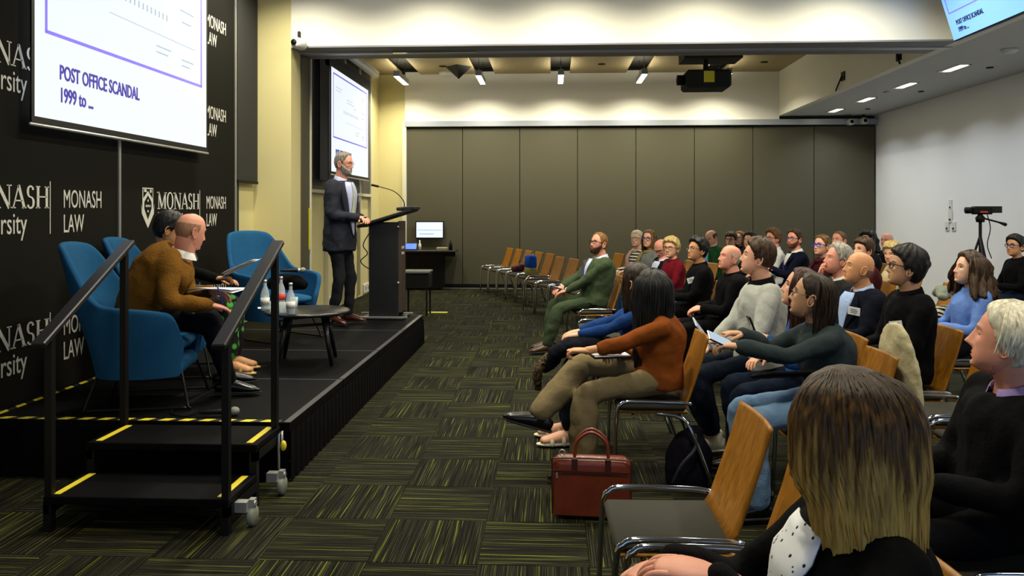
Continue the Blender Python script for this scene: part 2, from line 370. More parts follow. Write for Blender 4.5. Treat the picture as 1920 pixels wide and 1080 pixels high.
b=MB(); p=at_z(860,125,ZU); b.tube([(p[0],p[1],ZU),(p[0],p[1],ZU-.22)],[.26,.02],4); tag(b.build('ceiling_bracket',M_black,None,False),'black pyramid bracket under the timber ceiling','bracket')
# two pull cords on the side bulkhead
for k,(px,py,q) in enumerate(((1578,143,(1567,170)),(1682,104,(1687,119)))):
    a=at_x(px,py,XBK-.03); c=at_x(q[0],q[1],XBK-.04); b=MB(); b.tube([(XBK-.01,a[1],a[2]),a,c],.012,6); b.box((XBK-.008,a[1],a[2]),(.02,.14,.14))
    tag(b.build('wall_bracket',M_black,None,False),['thin black hook on the white bulkhead nearer the far wall','thin black hook on the white bulkhead nearer the beam'][k],'bracket')
# security cameras
def seccam(p,lab,rz=0):
    t=thing('security_camera',lab,'camera',p,rz,'security cameras'); b=MB(); b.box((0,0,0),(.12,.2,.12),bev=.03); b.build('housing',M_whitep,t)
    b=MB(); b.lathe([(.035,0),(.035,.012),(.001,.012)],n=14); o=b.build('lens',M_black,t); o.rotation_euler=(PI/2,0,0); o.location=(0,-.1,0)
    b=MB(); b.tube([(0,0,.05),(0,0,.13)],.02,8); b.build('mount',M_char,t)
p=at_y(561,82,BY0-.1); seccam(p,'small white camera at the left end of the beam',-.3)
p=at_y(1594,229,YB-.14); seccam(p,'white camera under the low ceiling, left one of the pair'); p=at_y(1619,227,YB-.14); seccam(p,'white camera under the low ceiling, right one beside the white wall')
# wall switches
for k,(px,py,w_,h_) in enumerate(((1783,384,.07,.17),(1783,406,.1,.2),(1777,424,.1,.15),(1789,424,.1,.15))):
    p=at_x(px,py,XR); b=MB(); b.box((XR-.008,p[1],p[2]),(.016,w_*1.3,h_),bev=.004); o=b.build('wall_switch',M_whitep,None,False); c=MB(); c.box((XR-.018,p[1],p[2]-h_*.25),(.006,w_*.5,.03)); c.build('switch_button',M_char,o,False)
    tag(o,['topmost small white switch plate on the white wall','middle white thermostat plate on the white wall','bottom left white socket plate on the white wall','bottom right white socket plate on the white wall'][k],'switch')
# ---------------------------------------------------------------- screens with slides
M_screen=mat('slide_white','#3a3d42',.8,emit='#f0f7ff',estr=.88); M_slide=mat('slide_purple','#4a3fa0',.7,emit='#4a43b0',estr=.35); M_faint=mat('slide_faint','#3a3d42',.7,emit='#b4c8d8',estr=.8)
M_slidef=mat('slide_violet','#7a6ad8',.7,emit='#7266d8',estr=.75); M_bez=mat('screen_border','#07080c',.5)
def frame_m(o,ex,ez):      # matrix: x along ex, y along ez, z = ex x ez
    ex=Vector(ex).normalized(); ez=Vector(ez).normalized(); n=ex.cross(ez); return Matrix((( ex.x,ez.x,n.x,o[0]),(ex.y,ez.y,n.y,o[1]),(ex.z,ez.z,n.z,o[2]),(0,0,0,1)))
def slide(root,W,Hh,scale=1,mscreen=None,full=True,mtxt=None,mline=None):
    """slide face in the local xy plane of root, origin bottom left, facing +z"""
    mtxt=mtxt or M_slide
    b=MB(); b.box((W/2,Hh/2,0),(W,Hh,.004)); b.build('slide_face',mscreen or M_screen,root,False)
    b=MB(); x0,x1,y0,y1=.045*W,.955*W,.335*Hh,.95*Hh; t=.014*Hh
    for c,d in(((x0+x1)/2,y0),((x0+x1)/2,y1)): b.box((c,d,.004),(x1-x0+t,t,.002))
    for c in(x0,x1): b.box((c,(y0+y1)/2,.004),(t,y1-y0,.002))
    b.build('slide_frame',mline or M_slidef,root,False)
    b=MB(); b.box((W*.62,.52*Hh,.003),(W*.56,.003*Hh,.002))
    for k in range(16): b.box((W*(.3+.026*k),.62*Hh,.003),(.006*W,.03*Hh,.002))
    for (u,v,l) in((.1,.83,.16),(.1,.8,.13),(.38,.76,.15),(.38,.73,.2),(.56,.7,.08),(.8,.86,.08),(.8,.83,.06),(.79,.7,.1),(.8,.64,.07),(.62,.46,.1),(.62,.43,.08),(.8,.44,.09),(.8,.41,.06)): b.box((W*(u+l/2),v*Hh,.003),(W*l,.006*Hh,.002))
    b.build('slide_notes',M_faint,root,False)
    text_mesh('slide_text','POST OFFICE SCANDAL',.082*Hh,mtxt,root,Matrix.Translation((.10*W,.165*Hh,.004)),.70,.0008,bold=.003*scale)
    text_mesh('slide_text','1999 to ...',.082*Hh,mtxt,root,Matrix.Translation((.10*W,.075*Hh,.004)),.70,.0008,bold=.003*scale)
# main screen on the banner wall
def proj_screen(y0,y1,x,zb,hh,lab,name):
    W=y1-y0; r=thing(name,lab,'screen',(x,y0,zb)); r.matrix_world=frame_m((x,y0,zb),(0,1,0),(0,0,1))
    slide(r,W,hh)
    b=MB(); b.box((W/2,-.025,-.004),(W+.06,.05,.012)); b.box((-.015,hh/2,-.004),(.03,hh,.012)); b.box((W+.015,hh/2,-.004),(.03,hh,.012)); b.build('border',M_bez,r,False)
    b=MB(); b.tube([(-.04,-.055,-.002),(W+.04,-.055,-.002)],.012,8); b.build('bottom_bar',M_alu,r); return r
proj_screen(5.02,7.6,-3.36,2.2,1.72,'large glowing projection screen hanging before the dark banner wall','projection_screen')
p0=at_x(621,335,-3.40); p1=at_x(690,335,-3.40)
scr2=proj_screen(p0[1],p1[1],-3.40,2.2,1.62,'glowing projection screen on the far side wall behind the speaker','projection_screen')
b=MB(); W2=p1[1]-p0[1]; b.box((-.28,.85,-.03),(.5,2.0,.02)); b.box((W2*.5,1.72,-.03),(W2+.5,.22,.02)); b.build('backing',mat('navy_backing','#0a0f26',.8),scr2,False)
b=MB(); b.box((W2/2,1.98,.06),(W2+.75,.13,.15),bev=.03); b.build('case',M_whitep,scr2,False)
# tilted wall display at top right
pt=at_x(1789,76,4.36)
tv=thing('wall_display','tilted flat display hung from the white side bulkhead','display'); tilt=math.radians(17)
tv.matrix_world=frame_m((pt[0],pt[1],pt[2]),(0,-1,0),(-math.sin(tilt),0,math.cos(tilt)))
W,Hh=1.5,.86
b=MB(); b.box((W/2,Hh/2,-.03),(W+.03,Hh+.03,.05)); b.build('housing',M_black,tv,False)
M_tv=mat('display_blue','#7fb4f2',.4,emit='#6ea9f4',estr=.85); M_tvt=mat('display_ink','#101a50',.6,emit='#101c60',estr=.2)
slide(tv,W,Hh,.6,M_tv,True,M_tvt)
b=MB(); b.box((W/2,.3,-.14),(.4,.3,.2)); b.build('bracket',M_char,tv,False)
# ---------------------------------------------------------------- banner wall with lettering
M_banner=mat('banner_black','#171611',.9,0,.06,40,spec=.1); M_letter=mat('letter_white','#c9c7bd',.8)
def serif_word(root,word,size,M,mtl):
    """roman capitals with serifs: strokes as prisms"""
    b=MB(); x=0; th,tn,sf=.17,.07,.06
    def ln(p,q,w):
        d=np.array(q,float)-np.array(p,float); L=np.hypot(*d); n=np.array((-d[1],d[0]))/L*w/2
        pp=[p+n,p-n,q-n,q+n] if False else [np.array(p)+n,np.array(p)-n,np.array(q)-n,np.array(q)+n]
        b.prism([tuple(a*size) for a in pp],0,.002,lambda a,c,h:(a,c,h))
    def arc(cx,cy,rx,ry,a0,a1,w0,w1,n=14):
        A=np.linspace(a0,a1,n); o=[];i_=[]
        for a in A:
            w=w0+(w1-w0)*abs(math.cos(a)); o.append(((cx+(rx)*math.cos(a))*size,(cy+(ry)*math.sin(a))*size)); i_.append(((cx+(rx-w)*math.cos(a))*size,(cy+(ry-min(w,.08))*math.sin(a))*size))
        for k in range(n-1): b.prism([o[k],o[k+1],i_[k+1],i_[k]],0,.002,lambda a,c,h:(a,c,h))
    sr=lambda cx,y:ln((cx-.15,y),(cx+.15,y),.05)
    for ch in word:
        if ch=='M':
            ln((x+.12,0),(x+.12,1),tn); ln((x+.12,1),(x+.5,.05),th); ln((x+.5,.05),(x+.88,1),tn); ln((x+.88,0),(x+.88,1),th); sr(x+.12,.02); sr(x+.88,.02); sr(x+.06,.98); sr(x+.94,.98); x+=1.1
        elif ch=='O': arc(x+.42,.5,.42,.53,0,2*PI,.07,.17,26); x+=.94
        elif ch=='N': ln((x+.12,0),(x+.12,1),tn); ln((x+.1,1),(x+.8,0),th); ln((x+.8,0),(x+.8,1),tn); sr(x+.12,.02); sr(x+.06,.98); sr(x+.8,.98); x+=1.0
        elif ch=='A': ln((x+.05,0),(x+.4,1),tn); ln((x+.4,1),(x+.78,0),th); ln((x+.17,.33),(x+.64,.33),.06); sr(x+.06,.02); sr(x+.77,.02); x+=.9
        elif ch=='S': arc(x+.3,.74,.26,.28,.35,PI*1.5,.07,.15,14); arc(x+.3,.25,.28,.28,-PI*.85,PI*.5,.07,.15,14); x+=.68
        elif ch=='H': ln((x+.14,0),(x+.14,1),th); ln((x+.76,0),(x+.76,1),th); ln((x+.14,.52),(x+.76,.52),.06); [sr(x+q,y) for q in(.14,.76) for y in(.02,.98)]; x+=.98
    o=b.build('lettering',mtl,root,False); o.matrix_local=M; return x*size
def crest(root,M,mtl,mdark):
    b=MB(); P=lambda a,c,h:(a,c,h)
    b.prism([(0,.3),(0,.12),(.03,.06),(.09,0),(.15,.06),(.18,.12),(.18,.3)],0,.001,P)
    o=b.build('crest',mtl,root,False); o.matrix_local=M
    b=MB(); b.prism([(.012,.29),(.012,.21),(.09,.275),(.168,.21),(.168,.29)],.001,.002,P)
    b.prism([(.03,.18),(.03,.12),(.09,.03),(.15,.12),(.15,.18),(.09,.235)],.001,.002,P)
    d=b.build('crest_field',mdark,root,False); d.matrix_local=M
    b=MB(); b.box((.045,.275,.0025),(.04,.025,.001)); b.lathe([(.016,0),(.016,.001),(.001,.001)],(.135,.272,.002),12)
    for q in((.09,.19),(.06,.145),(.12,.145),(.09,.1),(.09,.145)): b.lathe([(.011,0),(.011,.001),(.001,.001)],(q[0],q[1],.002),8)
    s_=b.build('crest_charges',mtl,root,False); s_.matrix_local=M
    b=MB(); b.prism([(-.02,.16),(-.01,.08),(.09,-.045),(.19,.08),(.2,.16),(.185,.12),(.09,.0),(-.005,.12)],0,.0015,P); r=b.build('crest_scroll',mtl,root,False); r.matrix_local=M
def banner(y0,lab):
    r=thing('banner_wall',lab,'banner',(XB,y0,.34)); r.matrix_world=frame_m((XB,y0,.34),(0,1,0),(0,0,1))
    b=MB(); b.box((2.33/2,2.0,-.025),(2.325,4.0,.05)); b.build('panel',M_banner,r,False)
    b=MB(); b.box((2.325,2.0,.004),(.03,4.0,.016)); b.build('edge_strip',M_alu,r,False)
    for k,zz in enumerate((.36,1.26,2.17,3.09)):
        T=lambda x,z:Matrix.Translation((x,z,.001))
        crest(r,T(.36,zz-.12),M_letter,M_banner)
        serif_word(r,'MONASH',.148,T(.62,zz),M_letter)
        text_mesh('lettering','University',.2,M_letter,r,T(.62,zz-.165),.72,.001)
        b=MB(); b.box((1.455,zz+.005,.001),(.008,.36,.002)); b.build('divider',M_letter,r,False)
        text_mesh('lettering','MONASH',.185,M_letter,r,T(1.6,zz+.005),.62,.001); text_mesh('lettering','LAW',.185,M_letter,r,T(1.6,zz-.17),.62,.001)
banner(3.85,'black banner panel with white university lettering nearest the steps'); banner(6.18,'black banner panel with white crest and lettering behind the blue chairs')
b=MB(); b.box((XB-.01,8.86,3.13),(.03,.6,2.46)); o=b.build('roller_blind',M_char,None,False); tag(o,'dark hanging blind at the end of the banner wall','blind')
c=MB(); c.box((XB+.004,8.86,1.91),(.02,.6,.03)); c.build('bottom_bar',M_black,o,False)
# ================================================================ stage and things on it
SZ=.34; SX0=-3.43; SX1=-1.53; SY0=4.59; MOD=1.21
M_deck=mat('deck_black','#050507',.7,0,.2,20,bump=.15,bscale=250,spec=.08); M_skirt=mat('skirt_black','#030303',.95,spec=.1); M_trim=mat('deck_edge','#5b5b60',.4,.6)
M_yel=mat('tape_yellow','#e3cf2a',.6); M_blk2=mat('tape_black','#0a0a0a',.6)
stage=thing('stage_platform','low black modular stage platform with skirted front','stage',(SX1,SY0,0))
def loc(x,y,z): return (x-SX1,y-SY0,z)
for k in range(4):
    b=MB(); b.box(loc((SX0+SX1)/2,SY0+MOD*(k+.5),SZ-.03),(SX1-SX0-.006,MOD-.014,.06),bev=.003); b.build('deck_module',M_deck,stage,False)
    b=MB(); b.box(loc(SX1-.02,SY0+MOD*(k+.5),SZ+.001),(.04,MOD-.02,.004)); b.build('edge_trim',M_trim,stage,False)
    b=MB(); b.box(loc((SX0+SX1)/2,SY0+MOD*(k+1)-.002,SZ-.003),(SX1-SX0-.01,.014,.006)); b.build('joint_strip',M_trim,stage,False)
# pleated skirt along front and ends
def skirt(p,q,n):
    p=np.array(p);q=np.array(q); d=(q-p)/np.linalg.norm(q-p); nn=np.array((d[1],-d[0],0)); G=[]
    for zz,am in((.005,.016),(.14,.013),(SZ-.05,.004)):
        G.append([p+(q-p)*i/n+nn*(am*math.sin(i*2.1)+.006)+np.array((0,0,zz)) for i in range(n+1)])
    b=MB(); b.grid(np.array(G)); return b
skirt(loc(SX1,SY0,0),loc(SX1,SY0+4*MOD,0),150).build('skirt',M_skirt,stage); skirt(loc(SX0,SY0,0),loc(SX1,SY0,0),60).build('skirt',M_skirt,stage); skirt(loc(SX1,SY0+4*MOD,0),loc(SX0,SY0+4*MOD,0),60).build('skirt',M_skirt,stage)
def tape(p,q,w,n,name,lab):
    r=thing(name,lab,'tape',p); p=np.array(p);q=np.array(q); L=np.linalg.norm(q-p); d=(q-p)/L; nn=np.array((-d[1],d[0],0)); a=MB();
    for k in range(n):
        s0=L*k/n; s1=s0+L/n*.52; sh=L/n*.2
        a=MB(); c=[d*s0-nn*w/2,d*s1-nn*w/2,d*(s1+sh)+nn*w/2,d*(s0+sh)+nn*w/2]; a.add([v+np.array((0,0,.0015)) for v in c]+[v for v in c],[(0,1,2,3),(7,6,5,4),(0,4,5,1),(1,5,6,2),(2,6,7,3),(3,7,4,0)]); a.build('yellow_bar',M_yel,r,False)
    b=MB(); b.box(d*L/2+np.array((0,0,.0004)),(abs(d[0])*L+abs(nn[0])*w,abs(d[1])*L+abs(nn[1])*w,.0008)); b.build('tape_base',M_blk2,r,False)
tape((SX0+.12,SY0+.035,SZ+.001),(SX1-.06,SY0+.035,SZ+.001),.05,14,'hazard_tape','yellow and black hazard tape along the near stage edge')
tape((SX0+.05,SY0+.1,SZ+.001),(SX0+.05,SY0+2.3,SZ+.001),.04,13,'hazard_tape','yellow dashed tape along the foot of the banner wall')
# ---------------------------------------------------------------- steps
ST_X0,ST_X1=-2.5,-1.57; T1,T2=.177,.335; Y1,Y2,Y3=3.80,4.17,4.54
st=thing('stage_steps','black two-tread stage steps with handrails and castors','steps',(-2.03,Y1,0))
def sl(x,y,z): return (x+2.03,y-Y1,z)
for (ya,yb,zz) in((Y1,Y2,T1),(Y2,Y3,T2)):
    b=MB(); b.box(sl(-2.035,(ya+yb)/2,zz-.02),(ST_X1-ST_X0,yb-ya,.04),bev=.004); o=b.build('tread',M_deck,st,False)
    for x in (ST_X0+.05,ST_X1-.05):
        c=MB(); c.box(sl(x,(ya+yb)/2,zz+.001),(.035,yb-ya-.06,.003)); c.build('grip_strip',M_yel,o,False)
    for x in (ST_X0+.015,ST_X1-.015):
        c=MB(); c.box(sl(x,(ya+yb)/2,zz-.06),(.03,yb-ya,.06)); c.build('side_bar',M_black,st,False)
for x in (ST_X0+.02,ST_X1-.02):
    for (ya,zz) in((Y1+.02,T1),(Y2+.02,T2)):
        c=MB(); c.box(sl(x,ya,zz/2-.02),(.04,.04,zz-.04)); c.build('leg',M_black,st,False)
    b=MB(); b.box(sl(x,Y1+.025,.48),(.035,.035,.96)); b.build('post',M_black,st,False)
    b=MB(); b.box(sl(x,Y3-.03,.85),(.035,.035,1.02)); b.build('post',M_black,st,False)
    a=np.array(sl(x,Y1-.07,.93)); c_=np.array(sl(x,Y3+.03,1.40)); b=MB(); L=np.linalg.norm(c_-a); ang=math.atan2(c_[2]-a[2],c_[1]-a[1]); b.box((a+c_)/2,(.07,L,.03),rot=(ang,0,0),bev=.006); b.build('handrail',mat('rail_dark','#2c2c30',.35,.4),st,False)
def castor(y,z0):
    r=MB(); r.lathe([(.001,-.016),(.045,-.016),(.05,-.008),(.05,.008),(.045,.016),(.001,.016)],n=20); o=r.build('castor',mat('castor_rubber','#7d8075',.5),st); o.rotation_euler=(0,PI/2,0); o.location=sl(ST_X1+.07,y,.052)
    b=MB(); b.box((0,0,0),(.05,.04,.03)); b.lathe([(.015,-.02),(.015,.02),(.001,.02)],n=12); k=b.build('castor_fork',M_alu,o,False); k.location=(-.06,.0,0)
    b=MB(); b.box(sl(ST_X1+.03,y-.03,.11),(.06,.05,.05)); b.build('castor_bracket',M_alu,st,False)
castor(Y1+.13,0); castor(Y2+.2,0)
b=MB(); b.tube([sl(ST_X1+.01,Y3-.05,.1),sl(ST_X1+.01,Y3-.05,.3),sl(ST_X1+.03,Y3-.05,.32),sl(ST_X1+.03,Y3-.05,.22)],.007,8); b.build('latch',M_alu,st)
b=MB(); b.ball(sl(ST_X1+.04,Y3-.06,.24),(.018,.018,.03)); b.build('latch_knob',M_yel,st)
# ---------------------------------------------------------------- blue tub chairs
M_blue=cloth('tub_blue','#1e5078',.12,.85,.2,160,20); M_wire=mat('chair_wire','#1a1a1c',.35,.6)
def settle(t,z):
    """rest a thing's lowest point on height z"""
    m=min((v.co.z+c.location.z) for c in t.children if c.type=='MESH' for v in c.data.vertices); t.location.z=z+.0012-m
def tub_shell():
    n=45; A=np.linspace(-2.5,2.5,n)
    def top(a):
        k=abs(a); return .84-.02*(k/.5)**2 if k<.5 else (.82-.36*float(sst_((k-.5)/.75)) if k<1.25 else (.46-.05*(k-1.25)/.85 if k<2.1 else .41-.2*float(sst_((k-2.1)/.4))))
    def pt(a,t,inner):
        h=top(a)*t; base=.27+.07*min(h/.35,1)+(.04 if not inner else 0); c=math.cos(a); q=abs(math.sin(a))**.75*np.sign(math.sin(a)); 
        x=q*base*1.06; y=-np.sign(c)*abs(c)**.75*base*.95
        if c>0: y-=max(0,h-.22)*.26*c**.6
        return (x,y,.2+h)
    G=[]
    for inner in (0,1):
        for t in ([.0,.08,.25,.5,.75,.94,1.0] if not inner else [1.0,.94,.75,.5,.25]): G.append([pt(a,t,inner) for a in A])
    b=MB(); b.grid(np.array(G))
    for j in (0,n-1): b.f.append(tuple(i*n+j for i in range(len(G)))); b.m.append(0)
    return b
def sst_(x): x=min(max(x,0),1); return x*x*(3-2*x)
def tub_chair(lab,p,rz):
    t=thing('tub_chair',lab,'armchair',p,rz,'blue tub chairs on the stage')
    o=tub_shell().build('shell',M_blue,t); s_=o.modifiers.new('s','SUBSURF'); s_.levels=1; s_.render_levels=1
    b=MB(); b.box((0,.0,.375),(.54,.52,.12),bev=.05); o=b.build('seat_cushion',M_blue,t); s_=o.modifiers.new('s','SUBSURF'); s_.levels=2; s_.render_levels=2
    b=MB(); b.box((0,0,.24),(.5,.5,.1),bev=.03); b.build('base',M_blue,t)
    for sx in(-1,1):
        b=MB(); b.tube([(sx*.2,.24,.24),(sx*.28,.3,.02),(sx*.28,.27,.01),(sx*.28,-.27,.01),(sx*.28,-.3,.02),(sx*.2,-.24,.24)],.009,8,res=3); b.build('sled_leg',M_wire,t)
    settle(t,p[2]); return t
tub_chair('empty blue tub chair beyond the round coffee table',(-2.66,7.62,SZ),math.radians(-122))
# ---------------------------------------------------------------- coffee table, bottles, glasses, microphones
ct=(-2.0,6.44,SZ)
t=thing('coffee_table','round black coffee table between the blue chairs','table',ct); M_tt=mat('table_black','#18181a',.3)
b=MB(); b.lathe([(.001,.40),(.33,.40),(.345,.41),(.345,.42),(.33,.428),(.001,.428)],n=40); b.build('tabletop',M_tt,t)
for k in range(4):
    a=PI/4+k*PI/2+.2; b=MB(); b.tube([(.2*math.cos(a),.2*math.sin(a),.40),(.3*math.cos(a),.3*math.sin(a),0)],[.026,.016],8,dome=False); b.build('leg',M_tt,t)
b=MB(); b.tube([(-.2,-.12,.3),(.2,.12,.3)],.012,8); b.build('crossbar',M_tt,t); settle(t,SZ)
M_glass=mat('clear_glass','#dfeaf0',.04,alpha=.38,spec=.8); M_water=mat('bottle_water','#9fb6c4',.05,alpha=.5)
M_lab=mat('label_white','#e8e6de',.6); M_red=mat('label_red','#d8432a',.6); M_cap=mat('cap_silver','#c8ccd0',.3,.7)
def bottle(p,lab,band):
    t=thing('water_bottle',lab,'bottle',p,0,'water bottles on the coffee table'); b=MB(); b.lathe([(.001,0),(.032,0),(.035,.01),(.035,.13),(.03,.155),(.016,.19),(.013,.2),(.013,.232),(.001,.232)],n=16); b.build('glass_body',M_glass,t)
    b=MB(); b.lathe([(.001,.004),(.031,.004),(.031,.12),(.001,.12)],n=14); b.build('water',M_water,t)
    b=MB(); b.lathe([(.0355,.05),(.0358,.05),(.0358,.105),(.0355,.105)],n=16); b.build('label_band',band,t); b=MB(); b.lathe([(.001,.228),(.0155,.228),(.0155,.25),(.001,.25)],n=12); b.build('cap',M_cap,t)
TT=SZ+.428
pb=[(497,582),(527,573),(545,590)]
for k,(px,py) in enumerate(pb):
    p=at_z(px,py,TT); bottle((p[0],p[1],TT),['clear water bottle at the left of the coffee table','clear water bottle with orange-red label on the coffee table','clear water bottle at the right front of the coffee table'][k],[M_lab,M_red,M_lab][k])
for k,(px,py) in enumerate(((513,586),(531,588),(551,577))):
    p=at_z(px,py,TT); b=MB(); b.lathe([(.001,.004),(.028,.004),(.033,.09),(.035,.09),(.03,0),(.001,0)],n=16); tag(b.build('drinking_glass',M_glass,None,True,(p[0],p[1],TT)),['small drinking glass between bottles, left one','small drinking glass before the red label bottle','small drinking glass behind the right bottle'][k],'glass')
p=at_z(505,578,TT); b=MB(); b.box((0,0,.002),(.16,.1,.004),rot=(0,0,.4)); tag(b.build('paper_sheet',mat('paper','#e6e6ea',.8),None,False,(p[0]-.02,p[1]+.02,TT)),'white paper sheet lying on the coffee table','paper')
def microphone(lab,p,rz,tiltx=0):
    t=thing('microphone',lab,'microphone',p,rz); b=MB(); b.tube([(0,-.11,0),(0,.05,0)],[.011,.018],12); b.build('handle',M_black,t); b=MB(); b.ball((0,.085,0),(.027,.032,.027),16); b.build('grille',mat('mic_grille','#8a8c88',.45,.6,bump=.5,bscale=400),t)
    b=MB(); b.lathe([(.0185,-.012),(.02,-.012),(.02,.012),(.0185,.012)],n=14); o=b.build('ring',M_alu,t); o.rotation_euler=(PI/2,0,0); o.location=(0,.05,0); t.rotation_euler=(tiltx,0,rz); return t
p=at_z(412,772,SZ+.028); m=microphone('handheld microphone lying on the stage by the black shoes',(p[0],p[1],SZ+.028),-1.35)
b=MB(); b.tube([(0,-.11,0),(-.01,-.18,-.02),(-.05,-.26,-.022),(-.13,-.31,-.022),(-.24,-.3,-.022)],.004,6,res=5); b.build('cable',M_black,m)
microphone('handheld microphone lying on the empty blue chair',(-2.42,7.36,SZ+.685),-1.2)
b=MB(); b.tube([(-.16,0,.05),(-.08,.02,.07),(.08,0,.07),(.17,-.02,.05)],[.05,.075,.075,.05],12,res=4); o=b.build('black_bag',cloth('bag_black','#0b0b0d'),None,True,(-2.5,7.4,SZ+.50)); tag(o,'soft black bag on the empty blue chair','bag')
# ---------------------------------------------------------------- lectern
LP=(-1.90,9.19,SZ+.0015); t=thing('lectern','tall black lectern with slanted top at the stage end','lectern',LP)
M_lec=mat('lectern_black','#08080b',.5,0,.1,10)
b=MB(); b.box((-.02,-.14,.56),(.34,.04,1.1),bev=.006); b.build('side_panel',M_lec,t,False); b=MB(); b.box((-.02,.14,.56),(.34,.04,1.1),bev=.006); b.build('side_panel',M_lec,t,False)
b=MB(); b.box((.16,0,.6),(.035,.3,1.05),bev=.004); o=b.build('front_panel',mat('lectern_front','#3a302a',.5),t,False)
text_mesh('panel_text','MONASH',.05,M_letter,o,frame_m((.18,-.11,.8),(0,1,0),(0,0,1)),.8,.001); text_mesh('panel_text','University',.05,M_letter,o,frame_m((.18,-.11,.74),(0,1,0),(0,0,1)),.8,.001)
b=MB(); b.box((0,0,1.16),(.66,.46,.035),rot=(0,-.3,0),bev=.008); b.build('reading_top',M_lec,t,False)
b=MB(); b.box((.24,0,1.27),(.2,.46,.04),rot=(0,-.08,0),bev=.008); b.build('top_ledge',M_lec,t,False)
b=MB(); b.box((-.03,0,.012),(.5,.42,.024),bev=.006); b.build('base_plate',M_lec,t,False)
for y in(-.19,.19):
    b=MB(); b.box((-.05,y,.03),(.62,.03,.014)); b.build('base_strip',M_alu,t,False)
b=MB(); b.tube([(.18,.05,1.26),(.17,.05,1.36),(.06,.05,1.47),(-.13,.05,1.53)],[.008,.006,.005,.005],8,res=5); o=b.build('gooseneck',M_black,t); c=MB(); c.tube([(-.13,.05,1.53),(-.2,.05,1.545)],.014,10); c.build('microphone_head',M_black,o)
b=MB(); b.tube([(-.19,-.1,1.0),(-.27,-.1,.85),(-.22,-.1,.75),(-.3,-.1,.66),(-.2,-.1,.58),(-.19,-.1,.7)],.006,6,res=5); b.build('cable',M_black,t)
for z in(1.06,.42):
    b=MB(); b.ball((.15,-.165,z),.014,10); b.build('bolt',M_alu,t)
# small black side table behind the lectern
t=thing('side_table','small black side table with grey top behind the lectern','table',(-2.05,12.1,0))
b=MB(); b.box((0,0,.66),(.42,.42,.03),bev=.005); b.build('tabletop',mat('grey_top','#6d7068',.5),t,False); b=MB(); b.box((0,0,.52),(.4,.4,.2),bev=.005); b.build('box_body',M_black,t,False)
for sx in(-1,1):
    for sy in(-1,1): b=MB(); b.box((sx*.17,sy*.17,.21),(.025,.025,.42)); b.build('leg',M_black,t,False)
# wall desk with monitor at the far wall
dp=at_y(805,470,YB-.3); t=thing('wall_desk','black wall desk below the small monitor in the far corner','desk',(dp[0],YB-.25,0))
b=MB(); b.box((0,0,.78),(1.1,.46,.035),bev=.004); b.build('worktop',mat('desk_top','#2b211a',.4),t,False)
b=MB(); b.box((-.12,.05,.4),(.8,.36,.72),bev=.004); b.build('cabinet',M_black,t,False)
b=MB(); b.box((0,-.1,.72),(1.06,.03,.1)); b.build('apron',M_black,t,False)
pm=at_y(805.5,431,YB-.06); t=thing('monitor','small lit monitor on the far wall above the desk','monitor',pm)
b=MB(); b.box((0,.02,0),(.58,.04,.36),bev=.005); b.build('housing',M_black,t,False); b=MB(); b.box((0,-.003,.0),(.54,.006,.31)); b.build('display_face',mat('monitor_face','#cfe6f4',.5,emit='#bfe0f4',estr=.8),t,False)
b=MB(); b.box((0,-.008,.0),(.5,.003,.006)); b.box((-.06,-.008,-.08),(.3,.003,.008)); b.build('display_lines',M_slide,t,False)
pt_=at_y(769,461,YB-.36); t=thing('tablet','tilted tablet with blue screen on the wall desk','tablet',(pt_[0],YB-.36,.80)); b=MB(); b.box((0,0,.07),(.3,.02,.17),rot=(-.6,0,0),bev=.005); b.build('housing',M_black,t,False); b=MB(); b.box((0,-.012,.075),(.26,.006,.13),rot=(-.6,0,0)); b.build('display_face',mat('tablet_face','#3a6ae0',.4,emit='#3a60e0',estr=.8),t,False)
for k,(px,n_,r_,h_,m_) in enumerate(((787,'dispenser_bottle',.03,.2,M_lab),(845,'spray_bottle',.035,.22,M_black))):
    p=at_y(px,465,YB-.36); b=MB(); b.lathe([(.001,0),(r_,0),(r_,h_*.55),(r_*.4,h_*.75),(r_*.4,h_),(.001,h_)],n=14); tag(b.build(n_,m_,None,True,(p[0],p[1],.7985)),['small pale dispenser on the wall desk by the tablet','small dark bottle at the right end of the wall desk'][k],'bottle')
p=at_y(829,467,YB-.36); b=MB(); b.box((0,0,.03),(.22,.12,.06),bev=.01); tag(b.build('small_box',mat('box_tan','#8d8768',.6),None,False,(p[0],p[1],.7985)),'small tan box on the wall desk','box')
# wall sockets low on the far side wall
for k,px in enumerate((686,622)):
    p=at_x(px,541 if k==0 else 565,XL); b=MB(); b.box((XL+.012,p[1],max(p[2],.12)),(.024,.5,.17),bev=.005); o=b.build('wall_socket',M_whitep,None,False)
    for q in(-.1,.1): c=MB(); c.box((XL+.026,p[1]+q,max(p[2],.12)),(.004,.04,.07)); c.build('socket_hole',M_char,o,False)
    tag(o,['white double wall socket near the lectern','white wall socket box behind the speaker legs'][k],'socket')
p=at_z(821,586,0); b=MB(); b.box((0,0,.003),(.3,.12,.006)); tag(b.build('floor_marker',mat('marker_yellow','#cbd235',.5,emit='#c0c820',estr=.0),None,False,(p[0],p[1],0)),'yellow floor marker on the carpet beyond the stage','marker')
